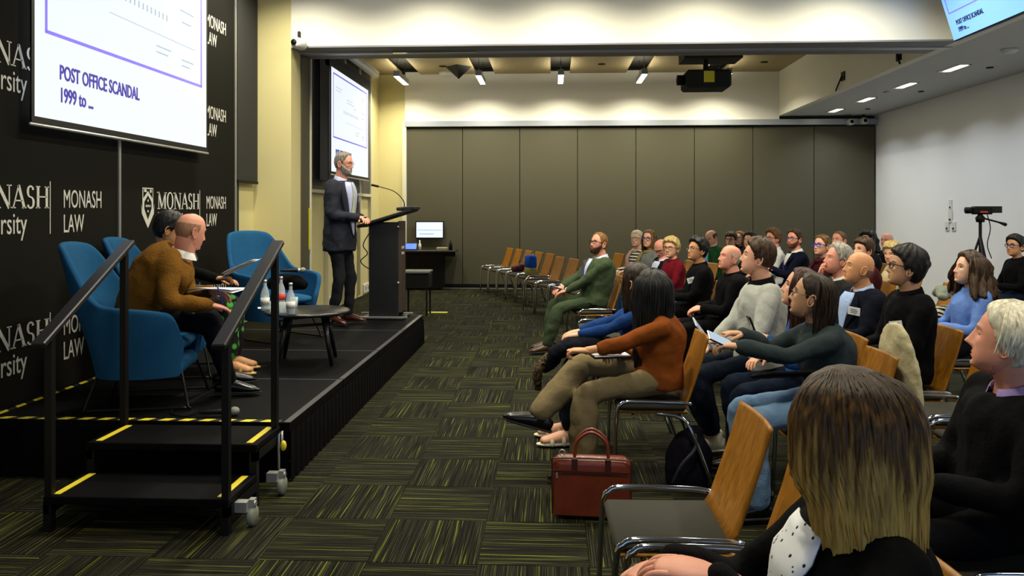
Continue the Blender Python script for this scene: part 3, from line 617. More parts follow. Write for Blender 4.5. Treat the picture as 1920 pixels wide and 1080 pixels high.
# projector
pp=at_y(1323,152,11.0); t=thing('projector','black ceiling projector facing the far side screen','projector',pp)
b=MB(); b.box((0,0,0),(.6,.5,.24),bev=.03); b.build('body',M_char,t,False); b=MB(); b.lathe([(.001,0),(.07,0),(.07,.1),(.055,.1),(.05,.08),(.001,.08)],n=20); o=b.build('lens',M_black,t); o.rotation_euler=(0,-PI/2,0); o.location=(-.3,-.08,.0)
b=MB(); b.box((0,-.252,.02),(.14,.006,.15)); b.build('warning_label',mat('label_yellow','#e6d41e',.6),t,False); b=MB(); b.box((0,0,.2),(.06,.06,.2)); b.build('mount_pole',M_black,t,False)
b=MB(); zt=ZU+.004-pp[2]; b.box((.08,.1,(zt+.29)/2),(.78,.5,zt-.29)); b.build('ceiling_box',mat('box_dark','#15140f',.7),t,False)
# ================================================================ plywood audience chairs (face local +y)
M_ply=two_tone('beech_ply','#7c4e0c','#a06a1c','noise',7,rough=.38,lo=.3,hi=.7,stretch=(6,6,.6)); M_pad=mat('seat_pad','#2a2920',.95,0,.25,120,bump=.3,bscale=400); M_tubec=mat('tube_chrome','#b7bac0',.1,1)
def shell_patch(w0,w1,prof,th):
    n=9; G=[]
    for (y,z,t) in prof:
        w=w0+(w1-w0)*t; G.append([(w*(u-.5),y-.018*(1-(2*u-1)**2)*t,z) for u in np.linspace(0,1,n)])
    G=np.array(G); k=len(G); nrm=np.zeros_like(G); 
    for i in range(k):
        a=G[max(i-1,0)][0]; c=G[min(i+1,k-1)][0]; d=c-a; nn=np.array((0,-d[2],d[1])); nrm[i]=nn/np.linalg.norm(nn)
    H=G-nrm*th; b=MB(); b.grid(G); b.grid(H[:,::-1]); off=k*n
    for i in range(k-1):
        b.f.append((i*n,(i+1)*n,off+(i+1)*n+n-1,off+i*n+n-1)); b.m.append(0); b.f.append(((i+1)*n+n-1,i*n+n-1,off+i*n,off+(i+1)*n)); b.m.append(0)
    for j in range(n-1):
        b.f.append((j+1,j,off+n-1-j,off+n-2-j)); b.m.append(0); q=(k-1)*n; b.f.append((q+j,q+j+1,off+q+n-2-j,off+q+n-1-j)); b.m.append(0)
    return b
def chair_parts():
    t=thing('plywood_chair','x','chair')
    shell_patch(.40,.39,[(-.165,.445,0),(-.2,.5,.15),(-.235,.6,.5),(-.275,.72,.9),(-.31,.84,1),(-.315,.852,.97)],.012).build('backrest',M_ply,t)
    b=MB(); b.box((0,.01,.432),(.42,.4,.014),bev=.005); b.build('seat_shell',M_ply,t)
    b=MB(); b.box((0,.015,.457),(.415,.40,.034),bev=.014); b.build('seat_pad',M_pad,t)
    for sx in(-1,1):
        b=MB(); b.tube([(sx*.25,.235,0),(sx*.25,.215,.42),(sx*.25,.19,.485),(sx*.25,.13,.502),(sx*.25,-.12,.498),(sx*.245,-.2,.49)],.0115,10,res=4); b.build('arm_rail',M_tubec,t)
        b=MB(); b.tube([(sx*.2,-.02,.425),(sx*.215,-.16,.40),(sx*.25,-.22,.3),(sx*.25,-.33,0)],.0115,10,res=3); b.build('leg',M_tubec,t)
    b=MB(); b.tube([(-.245,.12,.418),(.245,.12,.418)],.009,8); b.build('crossbar',M_tubec,t)
    return t
chair0=chair_parts(); chair0_used=[False]
def chair(x,y,rz,lab):
    if not chair0_used[0]:
        chair0_used[0]=True; o=chair0; o.location=(x,y,0); o.rotation_euler=(0,0,rz); o['label']=lab; o['group']='plywood audience chairs'; return o
    return dup(chair0,(x,y,0),rz,lab,'plywood audience chairs')
FL=PI/2   # facing -x, toward the stage
R1=.42
chair(R1,2.88,FL+.02,'empty wooden chair with grey seat beside the leather briefcase'); chair(R1+.04,2.33,FL+.02,'empty wooden chair between the briefcase chair and the blonde woman')
for k,y in enumerate((6.55,7.1,7.68)): chair(R1+.02+.02*k,y,FL,['empty chair just beyond the person in the blue top','second empty chair toward the man in green','empty chair right beside the man in the green suit'][k])

for k in range(5): chair(-.30-.2*k,13.5+.52*k,FL+.36,['far empty chair holding the blue and khaki bag','chair under the patterned coat behind the bag chair','second empty chair behind the bag chair','third empty chair behind the bag chair','farthest empty chair by the panel wall'][k])
for k in range(4): chair(.46-.2*k,11.0+.52*k,FL+.36,'%s empty chair of the row beyond the man in green'%['first','second','third','fourth'][k])
for k in range(3): chair(1.22-.17*k,12.6+.5*k,FL+.36,'%s empty far chair left of the woman in stripes'%['first','second','third'][k])
for k in range(2): chair(1.95-.17*k,11.2+.5*k,FL+.36,'%s empty far chair behind the woman in burgundy'%['first','second'][k])
chair(3.7,8.15,FL,'empty chair behind the striped blanket')
# ================================================================ people
NR,NC=58,72
_TZ=[(.118,.0,.0,.0),(.113,.030,.032,.038),(.10,.050,.054,.066),(.08,.0645,.072,.086),(.05,.0735,.0835,.098),(.02,.0765,.087,.101),(0,.076,.0855,.100),(-.02,.0735,.0835,.094),(-.045,.070,.083,.080),(-.065,.0645,.083,.062),(-.085,.056,.081,.046),(-.103,.043,.077,.034),(-.114,.026,.068,.02),(-.118,.0,.04,.0)]
_za=np.array([q[0] for q in _TZ])[::-1]; _wa=np.array([q[1] for q in _TZ])[::-1]; _fa=np.array([q[2] for q in _TZ])[::-1]; _ba=np.array([q[3] for q in _TZ])[::-1]
def smooth_tab(z,tab):
    zz=np.clip(z,-.118,.118); r=0
    for d in(-.006,-.003,0,.003,.006): r=r+np.interp(np.clip(zz+d,-.118,.118),_za,tab)
    return r/5
def head_grid(fem=0,jaw=1.0,nose=1.0):
    s=np.linspace(0,1,NR); z=.118*np.cos(PI*(s+.035*np.sin(2*PI*s)))          # a little denser in the face
    th=np.linspace(0,2*PI,NC,endpoint=False); psi=th-.42*np.sin(th)
    Z,P=np.meshgrid(z,psi,indexing='ij')
    w=smooth_tab(Z,_wa); f=smooth_tab(Z,_fa); b=smooth_tab(Z,_ba)
    w=np.where(Z<-.03,w*(1+(jaw-1)*np.clip((-.03-Z)/.05,0,1)),w)
    end=np.sin(np.arccos(np.clip(Z/.118,-1,1)))**.0
    cs,sn=np.cos(P),np.sin(P); x=w*np.sign(sn)*np.abs(sn)**.92
    y=np.where(cs>0,f*np.abs(cs)**.85,-b*np.abs(cs)**.92)
    y=y+np.where(Z<-.05,.022*np.clip((-.05-Z)/.06,0,1),0)*(cs<=0)
    g=lambda a,c,s_:np.exp(-((a-c)/s_)**2)
    fr=np.clip(cs,0,1)
    ax=np.abs(x)
    ny=np.interp(Z,[-.056,-.047,-.038,-.02,0,.012,.022],[0,.010,.0255,.017,.009,.004,0])*nose
    nw=np.interp(Z,[-.05,-.038,-.02,0,.02],[.0135,.0125,.0095,.0085,.009])
    y=y+fr*ny*np.exp(-(x/nw)**2)
    y=y+fr*.004*g(ax,.013,.006)*g(Z,-.042,.007)*nose
    y=y-fr*.0105*g(ax,.032,.017)*g(Z,.001,.0115)
    y=y+fr*(.0045 if not fem else .002)*g(Z,.024,.009)*np.clip(1-(ax/.06)**4,0,1)
    y=y+fr*.004*g(ax,.046,.016)*g(Z,-.024,.014)
    y=y+fr*(.0055+.001*fem)*g(ax,0,.019)*(g(Z,-.0635,.0042)+g(Z,-.0745,.0048)*1.05)
    y=y-fr*.0035*g(ax,0,.02)*g(Z,-.069,.0022)
    y=y-fr*.004*g(ax,0,.022)*g(Z,-.086,.006)
    y=y+fr*.0065*g(ax,0,.02)*g(Z,-.104,.011)
    V=np.stack([x,y,Z],-1); V[0,:,0]=0; V[0,:,1]=-.008; V[-1,:,0]=0; V[-1,:,1]=.035
    return V,P,Z
def grid_normals(V):
    du=np.roll(V,-1,1)-np.roll(V,1,1); dv=np.gradient(V,axis=0); n=np.cross(dv,du); L=np.linalg.norm(n,axis=2,keepdims=True); n=n/np.maximum(L,1e-9)
    n[0]=(0,0,1); n[-1]=(0,0,-1); c=V-np.array((0,-.01,0)); n=np.where(((n*c).sum(2)<0)[...,None],-n,n); return n
def sst(x): x=np.clip(x,0,1); return x*x*(3-2*x)
def vnoise(P,Z,seed,f1=9,f2=60):
    r=np.random.default_rng(seed); out=0
    for k in range(5): out=out+np.sin(P*r.integers(3,f1+8)+Z*r.uniform(-f2,f2)*2+r.uniform(0,6))
    return out/5
def cap_mesh(mb,V,N,T,mi,M):
    """shell lifted off the head grid where T>0"""
    G=V+N*np.where(T>0,T,-.004)[...,None]; a,b=T.shape; on=T>0
    pts=xf(G.reshape(-1,3),M); Fc=[]
    for i in range(a-1):
        for j in range(b):
            k=(j+1)%b
            if on[i,j] or on[i+1,j] or on[i,k] or on[i+1,k]: Fc.append((i*b+j,i*b+k,(i+1)*b+k,(i+1)*b+j))
    used=sorted({q for f in Fc for q in f}); mp={q:i for i,q in enumerate(used)}
    mb.add(pts[used],[tuple(mp[q] for q in f) for f in Fc],mi)
def xf(P,M): A=np.array(M); return np.asarray(P,float)@A[:3,:3].T+A[:3,3]
def hairline(P,style):
    a=np.abs((P+PI)%(2*PI)-PI); fr=style.get('front',.078); tm=style.get('temple',.05); bk=style.get('back',-.06)
    return np.interp(a,[0,.55,.95,1.25,1.42,1.62,1.8,2.2,PI],[fr,fr-.004,tm,.025,-.012,.0,-.03,bk,bk])
def hair(mb,V,N,P,Z,st,M,seed):
    a=np.abs((P+PI)%(2*PI)-PI)
    zl=hairline(P,st); th=st.get('cap',st.get('thick',.012)*(.55 if st.get('strands') else 1))
    if st['style']=='fringe':      # bald crown, short hair round the sides
        top=st.get('top',.045); T=th*sst((Z-zl)/.014)*sst((top-Z)/.02)*sst((a-1.2)/.25)
        T=np.where(T>.0006,T,0)
    else:
        T=th*sst((Z-zl)/.016)*(1+st.get('vol',.5)*np.clip(Z/.118,0,1))
        T=T*(1+.28*vnoise(P,Z,seed)+.14*vnoise(P*2,Z*2,seed+3))
        if st.get('part'): T=T*(1-.35*np.exp(-((V[...,0]-.03)/.006)**2)*(Z>.05))
        T=np.where((Z>zl)&(T>.0006),T,0)
    cap_mesh(mb,V,N,T,0,M)
def long_hair(mb,st,M,seed,droop=None):
    """outer and inner sheet hanging from the crown, closed at the tips"""
    r=np.random.default_rng(seed); L=st['length']; a0=st.get('open',1.15); n=64; A=np.linspace(a0,2*PI-a0,n)
    zs=np.concatenate([np.linspace(.085,-.05,9),np.linspace(-.08,-L,int(max(4,L/.03)))]); G=[]
    ph=r.uniform(0,6,6); wv=st.get('wave',.006); fl=st.get('flare',.0)
    for inner in (0,1):
        rows=[]
        for z in zs:
            k=np.clip((-z-.02)/max(L-.02,.05),0,1)
            w=float(smooth_tab(np.array(max(z,-.01)),_wa)); bk=float(smooth_tab(np.array(max(z,-.01)),_ba)); f=float(smooth_tab(np.array(max(z,-.0)),_fa))
            th=st.get('thick',.016)*(1+.6*math.sin(min(1,max(0,(.085-z)/.12))*PI/2))*(1 if not inner else .15)
            row=[]
            for q,a in enumerate(A):
                d=1+ (fl*k)
                x=math.sin(a)*(w+th)*d; y=math.cos(a)*((f if math.cos(a)>0 else bk)+th)*d
                rip=wv*(math.sin(a*17+ph[0]+z*20)+.7*math.sin(a*31+ph[1]-z*34)+.5*math.sin(a*47+ph[2]+z*9))*min(1,(.085-z)/.05)
                x+=math.sin(a)*rip; y+=math.cos(a)*rip
                if z<-.09:
                    y=y*(1-.25*k)-.018*k if math.cos(a)<0 else y*(1-.45*k)
                zz=z+ (.012*math.sin(a*9+ph[3])+.014*math.sin(a*23+ph[4]))*k*k
                row.append((x,y,zz))
            rows.append(row)
        G.append(np.array(rows))
    O=np.concatenate([G[0],G[1][::-1]],0)
    mb.grid(xf(O.reshape(-1,3),M).reshape(O.shape))
def strands(mb,M,seed,n,L,c_out=.02,spread=1.0,w=.007,a0=.7):
    """separate locks falling over the sheet"""
    r=np.random.default_rng(seed)
    for k in range(n):
        a=a0+(2*PI-2*a0)*(k+r.uniform(.1,.9))/n; L2=L*r.uniform(.75,1.04); pts=[]
        z0=r.uniform(.106,.1165); sw=r.uniform(-.25,.25)
        for t in np.linspace(0,1,9):
            z=z0-(z0+L2)*t**1.15; aa=a+sw*t*t; zc=max(z,-.01); ww=float(smooth_tab(np.array(zc),_wa)); bb=float(smooth_tab(np.array(zc),_ba)) if math.cos(aa)<0 else float(smooth_tab(np.array(zc),_fa))
            th=c_out*(.55+.75*math.sin(min(1,t*1.6)*PI/2))+r.uniform(-.001,.002)
            d=1+.12*spread*math.sin(t*PI); x=math.sin(aa)*(ww+th)*d; y=math.cos(aa)*(bb+th)*d
            if z<-.09: y=y*(1-.2*t)-.015*t
            pts.append((x,y,z))
        mb.tube(xf(pts,M),[w*.5]+[w]*6+[w*.7,w*.2],5,ell=.45,res=2)
def ik(a,c,l1,l2,pole):
    a=np.array(a,float);c=np.array(c,float); d=c-a; L=np.linalg.norm(d)
    if L>(l1+l2)*.995: c=a+d/L*(l1+l2)*.995; d=c-a; L=np.linalg.norm(d)
    d/=L; k=(l1*l1-l2*l2+L*L)/(2*L); h=math.sqrt(max(l1*l1-k*k,1e-6)); p=np.array(pole,float); p=p-d*p.dot(d); p/=np.linalg.norm(p); return a+d*k+p*h,c
def hand(mb,wr,fdir,back,side,curl=.5,mi=0,k=1.0,spread=1):
    """five-fingered hand; wr wrist point, fdir finger direction, back = back-of-hand direction, side=+1 right / -1 left"""
    y=np.array(fdir,float); y/=np.linalg.norm(y); z=np.array(back,float); z=z-y*z.dot(y); z/=np.linalg.norm(z); x=np.cross(y,z)
    w=lambda a,b,c:np.array(wr)+k*(a*x+b*y+c*z)
    mb.tube([w(0,-.03,0),w(0,.0,0),w(0,.035,0),w(0,.075,-.002),w(0,.092,-.004)],[.024*k,.028*k,.040*k,.041*k,.034*k],12,mi,ell=[.75,.62,.42,.36,.3],xaxis=x,res=2)
    for q,(bx,l) in enumerate(((-.031,.066),(-.0105,.077),(.0105,.073),(.030,.057))):
        bx=bx*side
        p=w(bx,.084,-.004); a=0; pts=[p]; 
        for s_,f in enumerate((.45,.32,.25)):
            a+=curl*(.55 if s_==0 else .8); d=math.cos(a)*y-math.sin(a)*z+x*(-bx*-1.2*0); p=p+k*l*f*d; pts.append(p)
        mb.tube(pts,[.0092*k,.0088*k,.0078*k,.0066*k],8,mi,res=2)
    t0=w(-.030*side,.022,-.006); d1=np.array(-.62*side*x+.72*y-.28*z); d1/=np.linalg.norm(d1); d2=-.25*side*x+.9*y-.35*z
    mb.tube([t0,t0+.034*k*d1,t0+.034*k*d1+.03*k*d2,t0+.034*k*d1+.052*k*d2],[.014*k,.0115*k,.0098*k,.0078*k],8,mi,res=2)
def shoe(mb,an,fd,L=.255,mi=0,hi=0):
    y=np.array((fd[0],fd[1],0.));y/=np.linalg.norm(y); x=np.cross(y,(0,0,1.)); an=np.array(an,float); z=np.array((0,0,1.))
    up=fd[2] if len(fd)>2 else 0; y2=y*math.cos(up)+z*math.sin(up); z2=z*math.cos(up)-y*math.sin(up)
    w=lambda b,c:an+y2*b+z2*(c-.085)
    mb.tube([w(-.07,.045),w(-.03,.052),w(.04,.048),w(.11,.036),w(.165,.028),w(L-.07,.024)],[.034,.041,.043,.046,.042,.026],14,mi,ell=[1.1,1.2,1.05,.75,.6,.6],xaxis=x,res=3)
    mb.tube([w(-.072,.012),w(-.02,.012),w(.1,.012),w(.16,.012),w(L-.066,.012)],[.036,.038,.047,.044,.026],14,1,ell=.28,xaxis=x,res=3)
    mb.tube([w(-.02,.05),w(-.02,.105+hi)],[.045,.04],12,mi,ell=1.1)
SKIN={'fair':'#d9a184','pink':'#d9957c','tan':'#c48d62','olive':'#b98a68','warm':'#cf9468','pale':'#dcae92'}
def skin(k): return mat('skin_'+k,SKIN[k],.5,0,.07,30,bump=.06,bscale=220,spec=.35)
M_eye=mat('eye_white','#d8d4cc',.3); M_iris=mat('eye_iris','#241a14',.2)
SECT=[(-.11,.148,.118),(-.04,.178,.132),(.04,.172,.126),(.14,.158,.116),(.26,.168,.122),(.36,.180,.122),(.425,.172,.108),(.468,.138,.088),(.50,.088,.070),(.53,.060,.058)]
def person(lab,head_px=None,d=None,head=None,face=FL,look=None,pitch=None,roll=0,lean=-8,curve=10,sk='fair',hairst=None,fem=0,girth=1.0,top=None,bottom=None,shoes=None,hipz=.59,floor_z=0.0,
           arms=('lap','lap'),legs=None,glasses=None,collar=None,suit=None,tie=None,beard=None,tagpos=None,sleeve=1.0,hs=1.0,jaw=1.0,nose=1.0,seed=1,vox=.014,cuff=None,standing=False,scarf=None,lanyard=None,topname='jacket',bulk=None,torso_scale=None,curl=.5,fold=1,head_fwd=.03,brow=None,opened=None,browmat=None,name='person',extra=None):
    """a clothed figure.  Its own frame faces +y; face is the world heading"""
    tgt=np.array(at_d(head_px[0],head_px[1],d)) if head is None else np.array(head,float)
    tgt[2]-=floor_z
    # spine
    def spine(ts):
        tt=np.linspace(-.30,.6,92); ph=np.radians(lean+curve*np.clip(tt,0,.5)/.5); dt=(tt[1]-tt[0])*ts
        y=np.cumsum(np.sin(ph)*dt); z=np.cumsum(np.cos(ph)*dt); i0=np.argmin(abs(tt)); y-=y[i0]; z-=z[i0]
        return tt,y,z+hipz,ph
    lo,hi=.7,1.3
    for _ in range(30):
        ts=(lo+hi)/2; tt,sy,sz,ph=spine(ts); hz_=np.interp(.545,tt,sz)+.12*hs
        if hz_<tgt[2]: lo=ts
        else: hi=ts
    sp=lambda t:np.array((0,np.interp(t,tt,sy),np.interp(t,tt,sz)))
    hc=sp(.545)+np.array((0,head_fwd,.12*hs)); R=Matrix.Rotation(face,3,'Z'); off=np.array(R)@np.array((0,hc[1],0))
    base=(tgt[0]-off[0],tgt[1]-off[1],floor_z)
    root=thing(name,lab,'person',base,face)
    inv=lambda p:np.array(R.transposed())@(np.array(p,float)-np.array(base))       # world -> own frame
    # head
    if look is not None:
        v=inv(look)-hc; yaw=math.atan2(-v[0],v[1]); pt=math.atan2(v[2],math.hypot(v[0],v[1])); pt=max(-.5,min(.38,pt*.9)) if pitch is None else pitch
    else: yaw=0; pt=pitch or 0
    yaw=max(-1.35,min(1.35,yaw))
    MH=Matrix.Translation(hc)@Euler((pt,roll,yaw),'ZXY').to_matrix().to_4x4()
    MH=Matrix.Translation(hc)@Matrix.Rotation(yaw,4,'Z')@Matrix.Rotation(pt,4,'X')@Matrix.Rotation(roll,4,'Y')@Matrix.Scale(hs,4)
    V,P,Z=head_grid(fem,jaw,nose); N=grid_normals(V)
    body=MB(); hv=xf(V.reshape(-1,3),MH)
    Fc=[(i*NC+j,i*NC+(j+1)%NC,(i+1)*NC+(j+1)%NC,(i+1)*NC+j) for i in range(NR-1) for j in range(NC)]
    body.add(hv,Fc,0)
    lipz=(abs(V[...,2]+.069)<.0095)&(abs(V[...,0])<.0215)&(V[...,1]>.06)
    nf=len(Fc)
    for fi in range(nf):
        i,j=divmod(fi,NC)
        if lipz[i,j] and lipz[i+1,j]: body.m[fi]=4
    for sx in(-1,1):
        body.ball(xf([(sx*.031,.0615,.001)],MH)[0],.0128*hs,12,1); body.ball(xf([(sx*.031,.0705,.0008)],MH)[0],.0058*hs,10,2)
        body.tube(xf([(sx*.0185,.0725,.003),(sx*.025,.0775,.0085),(sx*.033,.0775,.0095),(sx*.041,.0725,.0075),(sx*.045,.068,.003)],MH),.0024*hs,5,0 if not fem else 3,res=2)
        body.tube(xf([(sx*.013,.0855,.021),(sx*.025,.086,.0265),(sx*.038,.0815,.027),(sx*.052,.070,.0205)],MH),[.0026*hs,.0036*hs,.0032*hs,.0014*hs],6,3,ell=.7,res=2)
        # ear: rim and bowl
        E=[]; 
        for t in np.linspace(0,2*PI,15)[:-1]: E.append((sx*(.0785+.006*math.cos(t)*0+.004),-.012-.016*math.cos(t)-.004*math.sin(t),-.012+.031*math.sin(t)))
        E=np.array(E); E[:,0]+=sx*np.where(E[:,1]<-.012,.008,.0)
        body.tube(xf(np.vstack([E,E[:1]]),MH),.0048*hs,7,0,cap=False)
        body.ball(xf([(sx*.080,-.013,-.012)],MH)[0],(.006*hs,.0155*hs,.028*hs),10,0,rot=(0,0,yaw))
    # neck, trunk, limbs of the body itself
    nb=sp(.47); hb=xf([(0,-.022,-.06)],MH)[0]; hb0=xf([(0,-.018,-.02)],MH)[0]
    nr=.057*(1-.13*fem)*(.5+.5*girth)
    body.tube([nb,sp(.53),hb,hb0],[nr*1.25,nr*1.04,nr,nr*.9],14,0,res=3)
    gs=lambda t,r:r*girth*(1-.1*fem)
    pad=.68
    SB=[(-.05,.16,.12)]+[q for q in SECT if q[0]>0]
    body.tube([sp(t) for t,_,_ in SB],[gs(t,rx)*pad for t,rx,_ in SB],14,0,ell=[ry/rx for _,rx,ry in SB],xaxis=(1,0,0),dome=False)
    sw=.178*(1-.1*fem)*(.6+.4*girth)
    fwd=lambda x,y,z:np.array((x,y,z))
    HP={'lap':lambda s:fwd(s*.085,.27,hipz+.115),'clasp':lambda s:fwd(s*.045,.27,hipz+.125),'thigh':lambda s:fwd(s*.12,.30,hipz+.10),'chin':None}
    cl=MB(); tro=MB()
    hands=[]
    for s_,ar in zip((1,-1),arms):
        shd=sp(.435)+np.array((s_*sw,0,0)); opt={}
        if isinstance(ar,dict): opt=ar; 
        if isinstance(ar,str): wr=HP[ar](s_)
        elif 'px' in opt: wr=inv(at_d(*opt['px']))
        elif 'chin' in opt: wr=xf([(s_*.025,.085,-.20)],MH)[0]
        else: wr=np.array(opt['at'],float)
        el,wr=ik(shd,wr,.285*ts**.5,.255*ts**.5,opt.get('pole',(s_*.75,-.55,-.75)))
        fd=opt.get('fdir'); bk=opt.get('back',(0,.25,1)); fa=(wr-el)/np.linalg.norm(wr-el)
        if fd is None: fd=fa*.75+np.array((-s_*.35,.25,-.22))
        if 'chin' in opt: fd=(-s_*.3,.15,.9); bk=(s_*.3,.9,.1)
        hand(body,wr,fd,bk,s_,opt.get('curl',curl),0,.96 if fem else 1.04)
        body.tube([shd,el,wr],[.034,.027,.023],10,0,res=4)
        sl=opt.get('sleeve',sleeve); pts=[shd+np.array((-s_*.05,0,.015)),shd,(shd+el)/2,el]
        bk_=1+((bulk if bulk is not None else (.012 if not suit else .026))-.012)*9
        rr=[.066,.066*(.55+.45*girth)*bk_**.5,.057*bk_,.050*bk_]
        if fem: rr=[r*.86 for r in rr]
        if sl>.5:
            pts+=[el+(wr-el)*.5*(sl-.5)/.5*1.0,el+(wr-el)*min(.97,(sl-.5)/.5)]; rr+=[.045*bk_,.038*bk_]
        cl.tube(pts,rr,14,0,res=4)
        if cuff:
            c=MB(); c.tube([wr-fa*.03,wr+fa*.006],[.036,.034],14,dome=False); c.build('cuff',cuff,root)
        hands.append((wr,fd))
    # top garment
    ex=bulk if bulk is not None else (.012 if not suit else .026)
    secs=[q for q in SECT if q[0]<.475]+[(.492,.098,.076)]
    if not standing: secs=[(-.07,.17,.125)]+[q for q in secs if q[0]>-.03]
    if standing: secs=[(-.15,.172,.128),(-.12,.175,.13)]+secs[1:]
    cl.tube([sp(t) for t,_,_ in secs],[(gs(t,rx)+ex if standing or t>.12 else min(gs(t,rx)+ex,.212)) for t,rx,_ in secs],20,0,ell=[(ry*girth+ex+(.012 if fem and .2<t<.4 else 0))/(rx*girth*(1-.1*fem)+ex) for t,rx,ry in secs],xaxis=(1,0,0),res=2,dome=False)
    def remeshed(mb,nm,m,v=vox,it=5):
        o=mb.build(nm,m,root); r=o.modifiers.new('r','REMESH'); r.mode='VOXEL'; r.voxel_size=v; r.use_smooth_shade=True
        q=o.modifiers.new('s','SMOOTH'); q.factor=.5; q.iterations=it
        if fold:
            tx=FOLD; dm=o.modifiers.new('d','DISPLACE'); dm.texture=tx; dm.strength=.026*fold; dm.mid_level=.5; dm.texture_coords='LOCAL'
        return o
    garment=remeshed(cl,topname,top)
    # legs and trousers
    lg=legs or {}
    ank=[]
    hw_=(lambda r:min(gs(0,r)+.004,.205))
    tro.tube([sp(-.12),sp(-.05),sp(.06)] if standing else [sp(-.075),sp(-.04),sp(.06)],[hw_(.15),hw_(.178),hw_(.168)],16,0,ell=.74,xaxis=(1,0,0),res=2,dome=standing)
    for s_ in(1,-1):
        hj=np.array((s_*.088,.02,hipz+.004)) if not standing else np.array((s_*.085,0,hipz-.03))
        an=lg.get('R' if s_>0 else 'L',(s_*.11,.40 if not standing else .02,.095)); an=inv(at_d(*an[1:])) if an[0]=='px' else np.array(an,float); an[2]=max(an[2]-(0),.098)
        kn,an=ik(hj,an,.43,.415 if not standing else .43,lg.get('pole',(s_*.12,1,.55)))
        body.tube([hj,kn,an,an-np.array((0,0,.03))],[.045,.034,.027,.03],10,0,res=3)
        hem=lg.get('hem',1.0); lr=lg.get('wide',1.0)
        tro.tube([hj+np.array((0,-.04,.0)),hj+(kn-hj)*.35,hj+(kn-hj)*.8,kn,kn+(an-kn)*.4,kn+(an-kn)*min(.97,hem)],[.084,.076,.066,.069,.062*lr,.052*lr],14,0,res=4)
        fdv=lg.get('footR' if s_>0 else 'footL',(s_*.12,1,0)); ank.append((an,fdv))
        if isinstance(shoes,tuple):
            shoe(body,an,fdv,L=.24,mi=0); sm=MB(); yv=np.array((fdv[0],fdv[1],0.)); yv/=np.linalg.norm(yv); xv=np.cross(yv,(0,0,1.)); zz=np.array((0,0,1.))
            sm.tube([an+yv*q+zz*(-.078) for q in(-.085,-.02,.1,.165,.19)],[.034,.04,.05,.045,.03],14,0,ell=.3,xaxis=xv,res=2)
            for q,rr_ in((.03,.048),(.11,.05)): sm.tube([an+yv*q+xv*rr_*math.cos(t)+zz*(-.075+.075*(1 if q<.05 else .72)*math.sin(t)) for t in np.linspace(0,PI,11)],.014,8,0,ell=.4,xaxis=yv)
            sm.build('sandal',shoes[1],root)
        elif shoes:
            sm=MB(); shoe(sm,an,fdv,mi=0,hi=lg.get('boot',0)); sm.build('shoe',[shoes,mat('sole_dark','#15130f',.7) if not lg.get('sole') else lg['sole']],root)
    if bottom: remeshed(tro,'trousers',bottom,vox*1.1)
    # surface of the upper garment for things worn on it
    def surf(t,al,o=0):
        rx=np.interp(t,[q[0] for q in SECT],[q[1] for q in SECT])*girth*(1-.1*fem)+ex+o; ry=np.interp(t,[q[0] for q in SECT],[q[2] for q in SECT])*girth+ex+o+(.012 if fem and .2<t<.4 else 0)
        c=sp(t); ang=np.radians(np.interp(t,[0,.5],[lean,lean+curve])); f=np.array((0,math.cos(ang),-math.sin(ang)))
        return c+np.array((1,0,0))*rx*math.sin(al)+f*ry*math.cos(al)
    def patch(nm,m,fn,t0,t1,o,n=14,k=7):
        G=[]
        for t in np.linspace(t0,t1,n):
            a0,a1=fn(t); G.append([surf(t,a,o+.004) for a in np.linspace(a0,a1,k)])
        b=MB(); b.grid(np.array(G)); q=b.build(nm,m,root); sd=q.modifiers.new('t','SOLIDIFY'); sd.thickness=.004; sd.offset=0; return q
    if suit:
        bt=suit.get('bottom',.1); w=suit.get('w',.62)
        V_=lambda t:w*np.clip((t-bt)/(.47-bt),0,1)**.8+.02
        patch('shirt_front',suit['shirt'],lambda t:(-V_(t),V_(t)),bt,.485,.0)
        for s_ in(1,-1): patch('lapel',top,lambda t:(s_*V_(t),s_*(V_(t)+.30*math.sin(PI*np.clip((t-bt)/(.49-bt),0,1)**1.5)+.05)),bt,.485,.007,k=5)
    if tie: patch('tie',tie,lambda t:(-.2*(.49-t)/.35-.03,.2*(.49-t)/.35+.03),.12,.485,.008,k=4)
    if opened: patch('open_front',opened[0],lambda t:(-opened[1],opened[1]),opened[2] if len(opened)>2 else .0,.47,.002)
    if collar is None: collar=(top,'crew')
    if collar:
        c=MB(); A=np.linspace(0,2*PI,25); ctr=sp(.508); an_=np.radians(lean+curve); pts=[]; hw=nr*1.17
        gap=suit is not None or collar[1]=='shirt'
        A=np.linspace(.35,2*PI-.35,25) if gap else A
        G=[]
        for dz,dr in((-.022,.012),(.0,.006),(.026,.0),(.024,.005),(.0,.014),(-.024,.022)):
            G.append([ctr+np.array((math.sin(a)*(hw+dr),math.cos(a)*(hw+dr)+.004,dz-.016*math.cos(a)+(.0 if not gap else -.012*max(0,math.cos(a))))) for a in A])
        c.grid(np.array(G)); c.build('collar',collar[0],root)
    if scarf:
        c=MB(); A=np.linspace(0,2*PI,21); ctr=sp(.50); c.tube([ctr+np.array((math.sin(a)*.085,math.cos(a)*.08+.01,-.02*math.cos(a))) for a in A],.03,10,cap=False); c.tube([surf(.46,.2,.02),surf(.35,.22,.025),surf(.2,.25,.03),surf(.06,.25,.03)],[.04,.05,.055,.05],10,ell=.4,res=3)
        c.build('scarf',scarf,root)
    if lanyard:
        c=MB(); c.tube([surf(.47,-.6,.008),surf(.36,-.35,.01),surf(.2,-.05,.012),surf(.36,.35,.01),surf(.47,.6,.008)],.005,6,res=4); c.build('lanyard',lanyard,root)
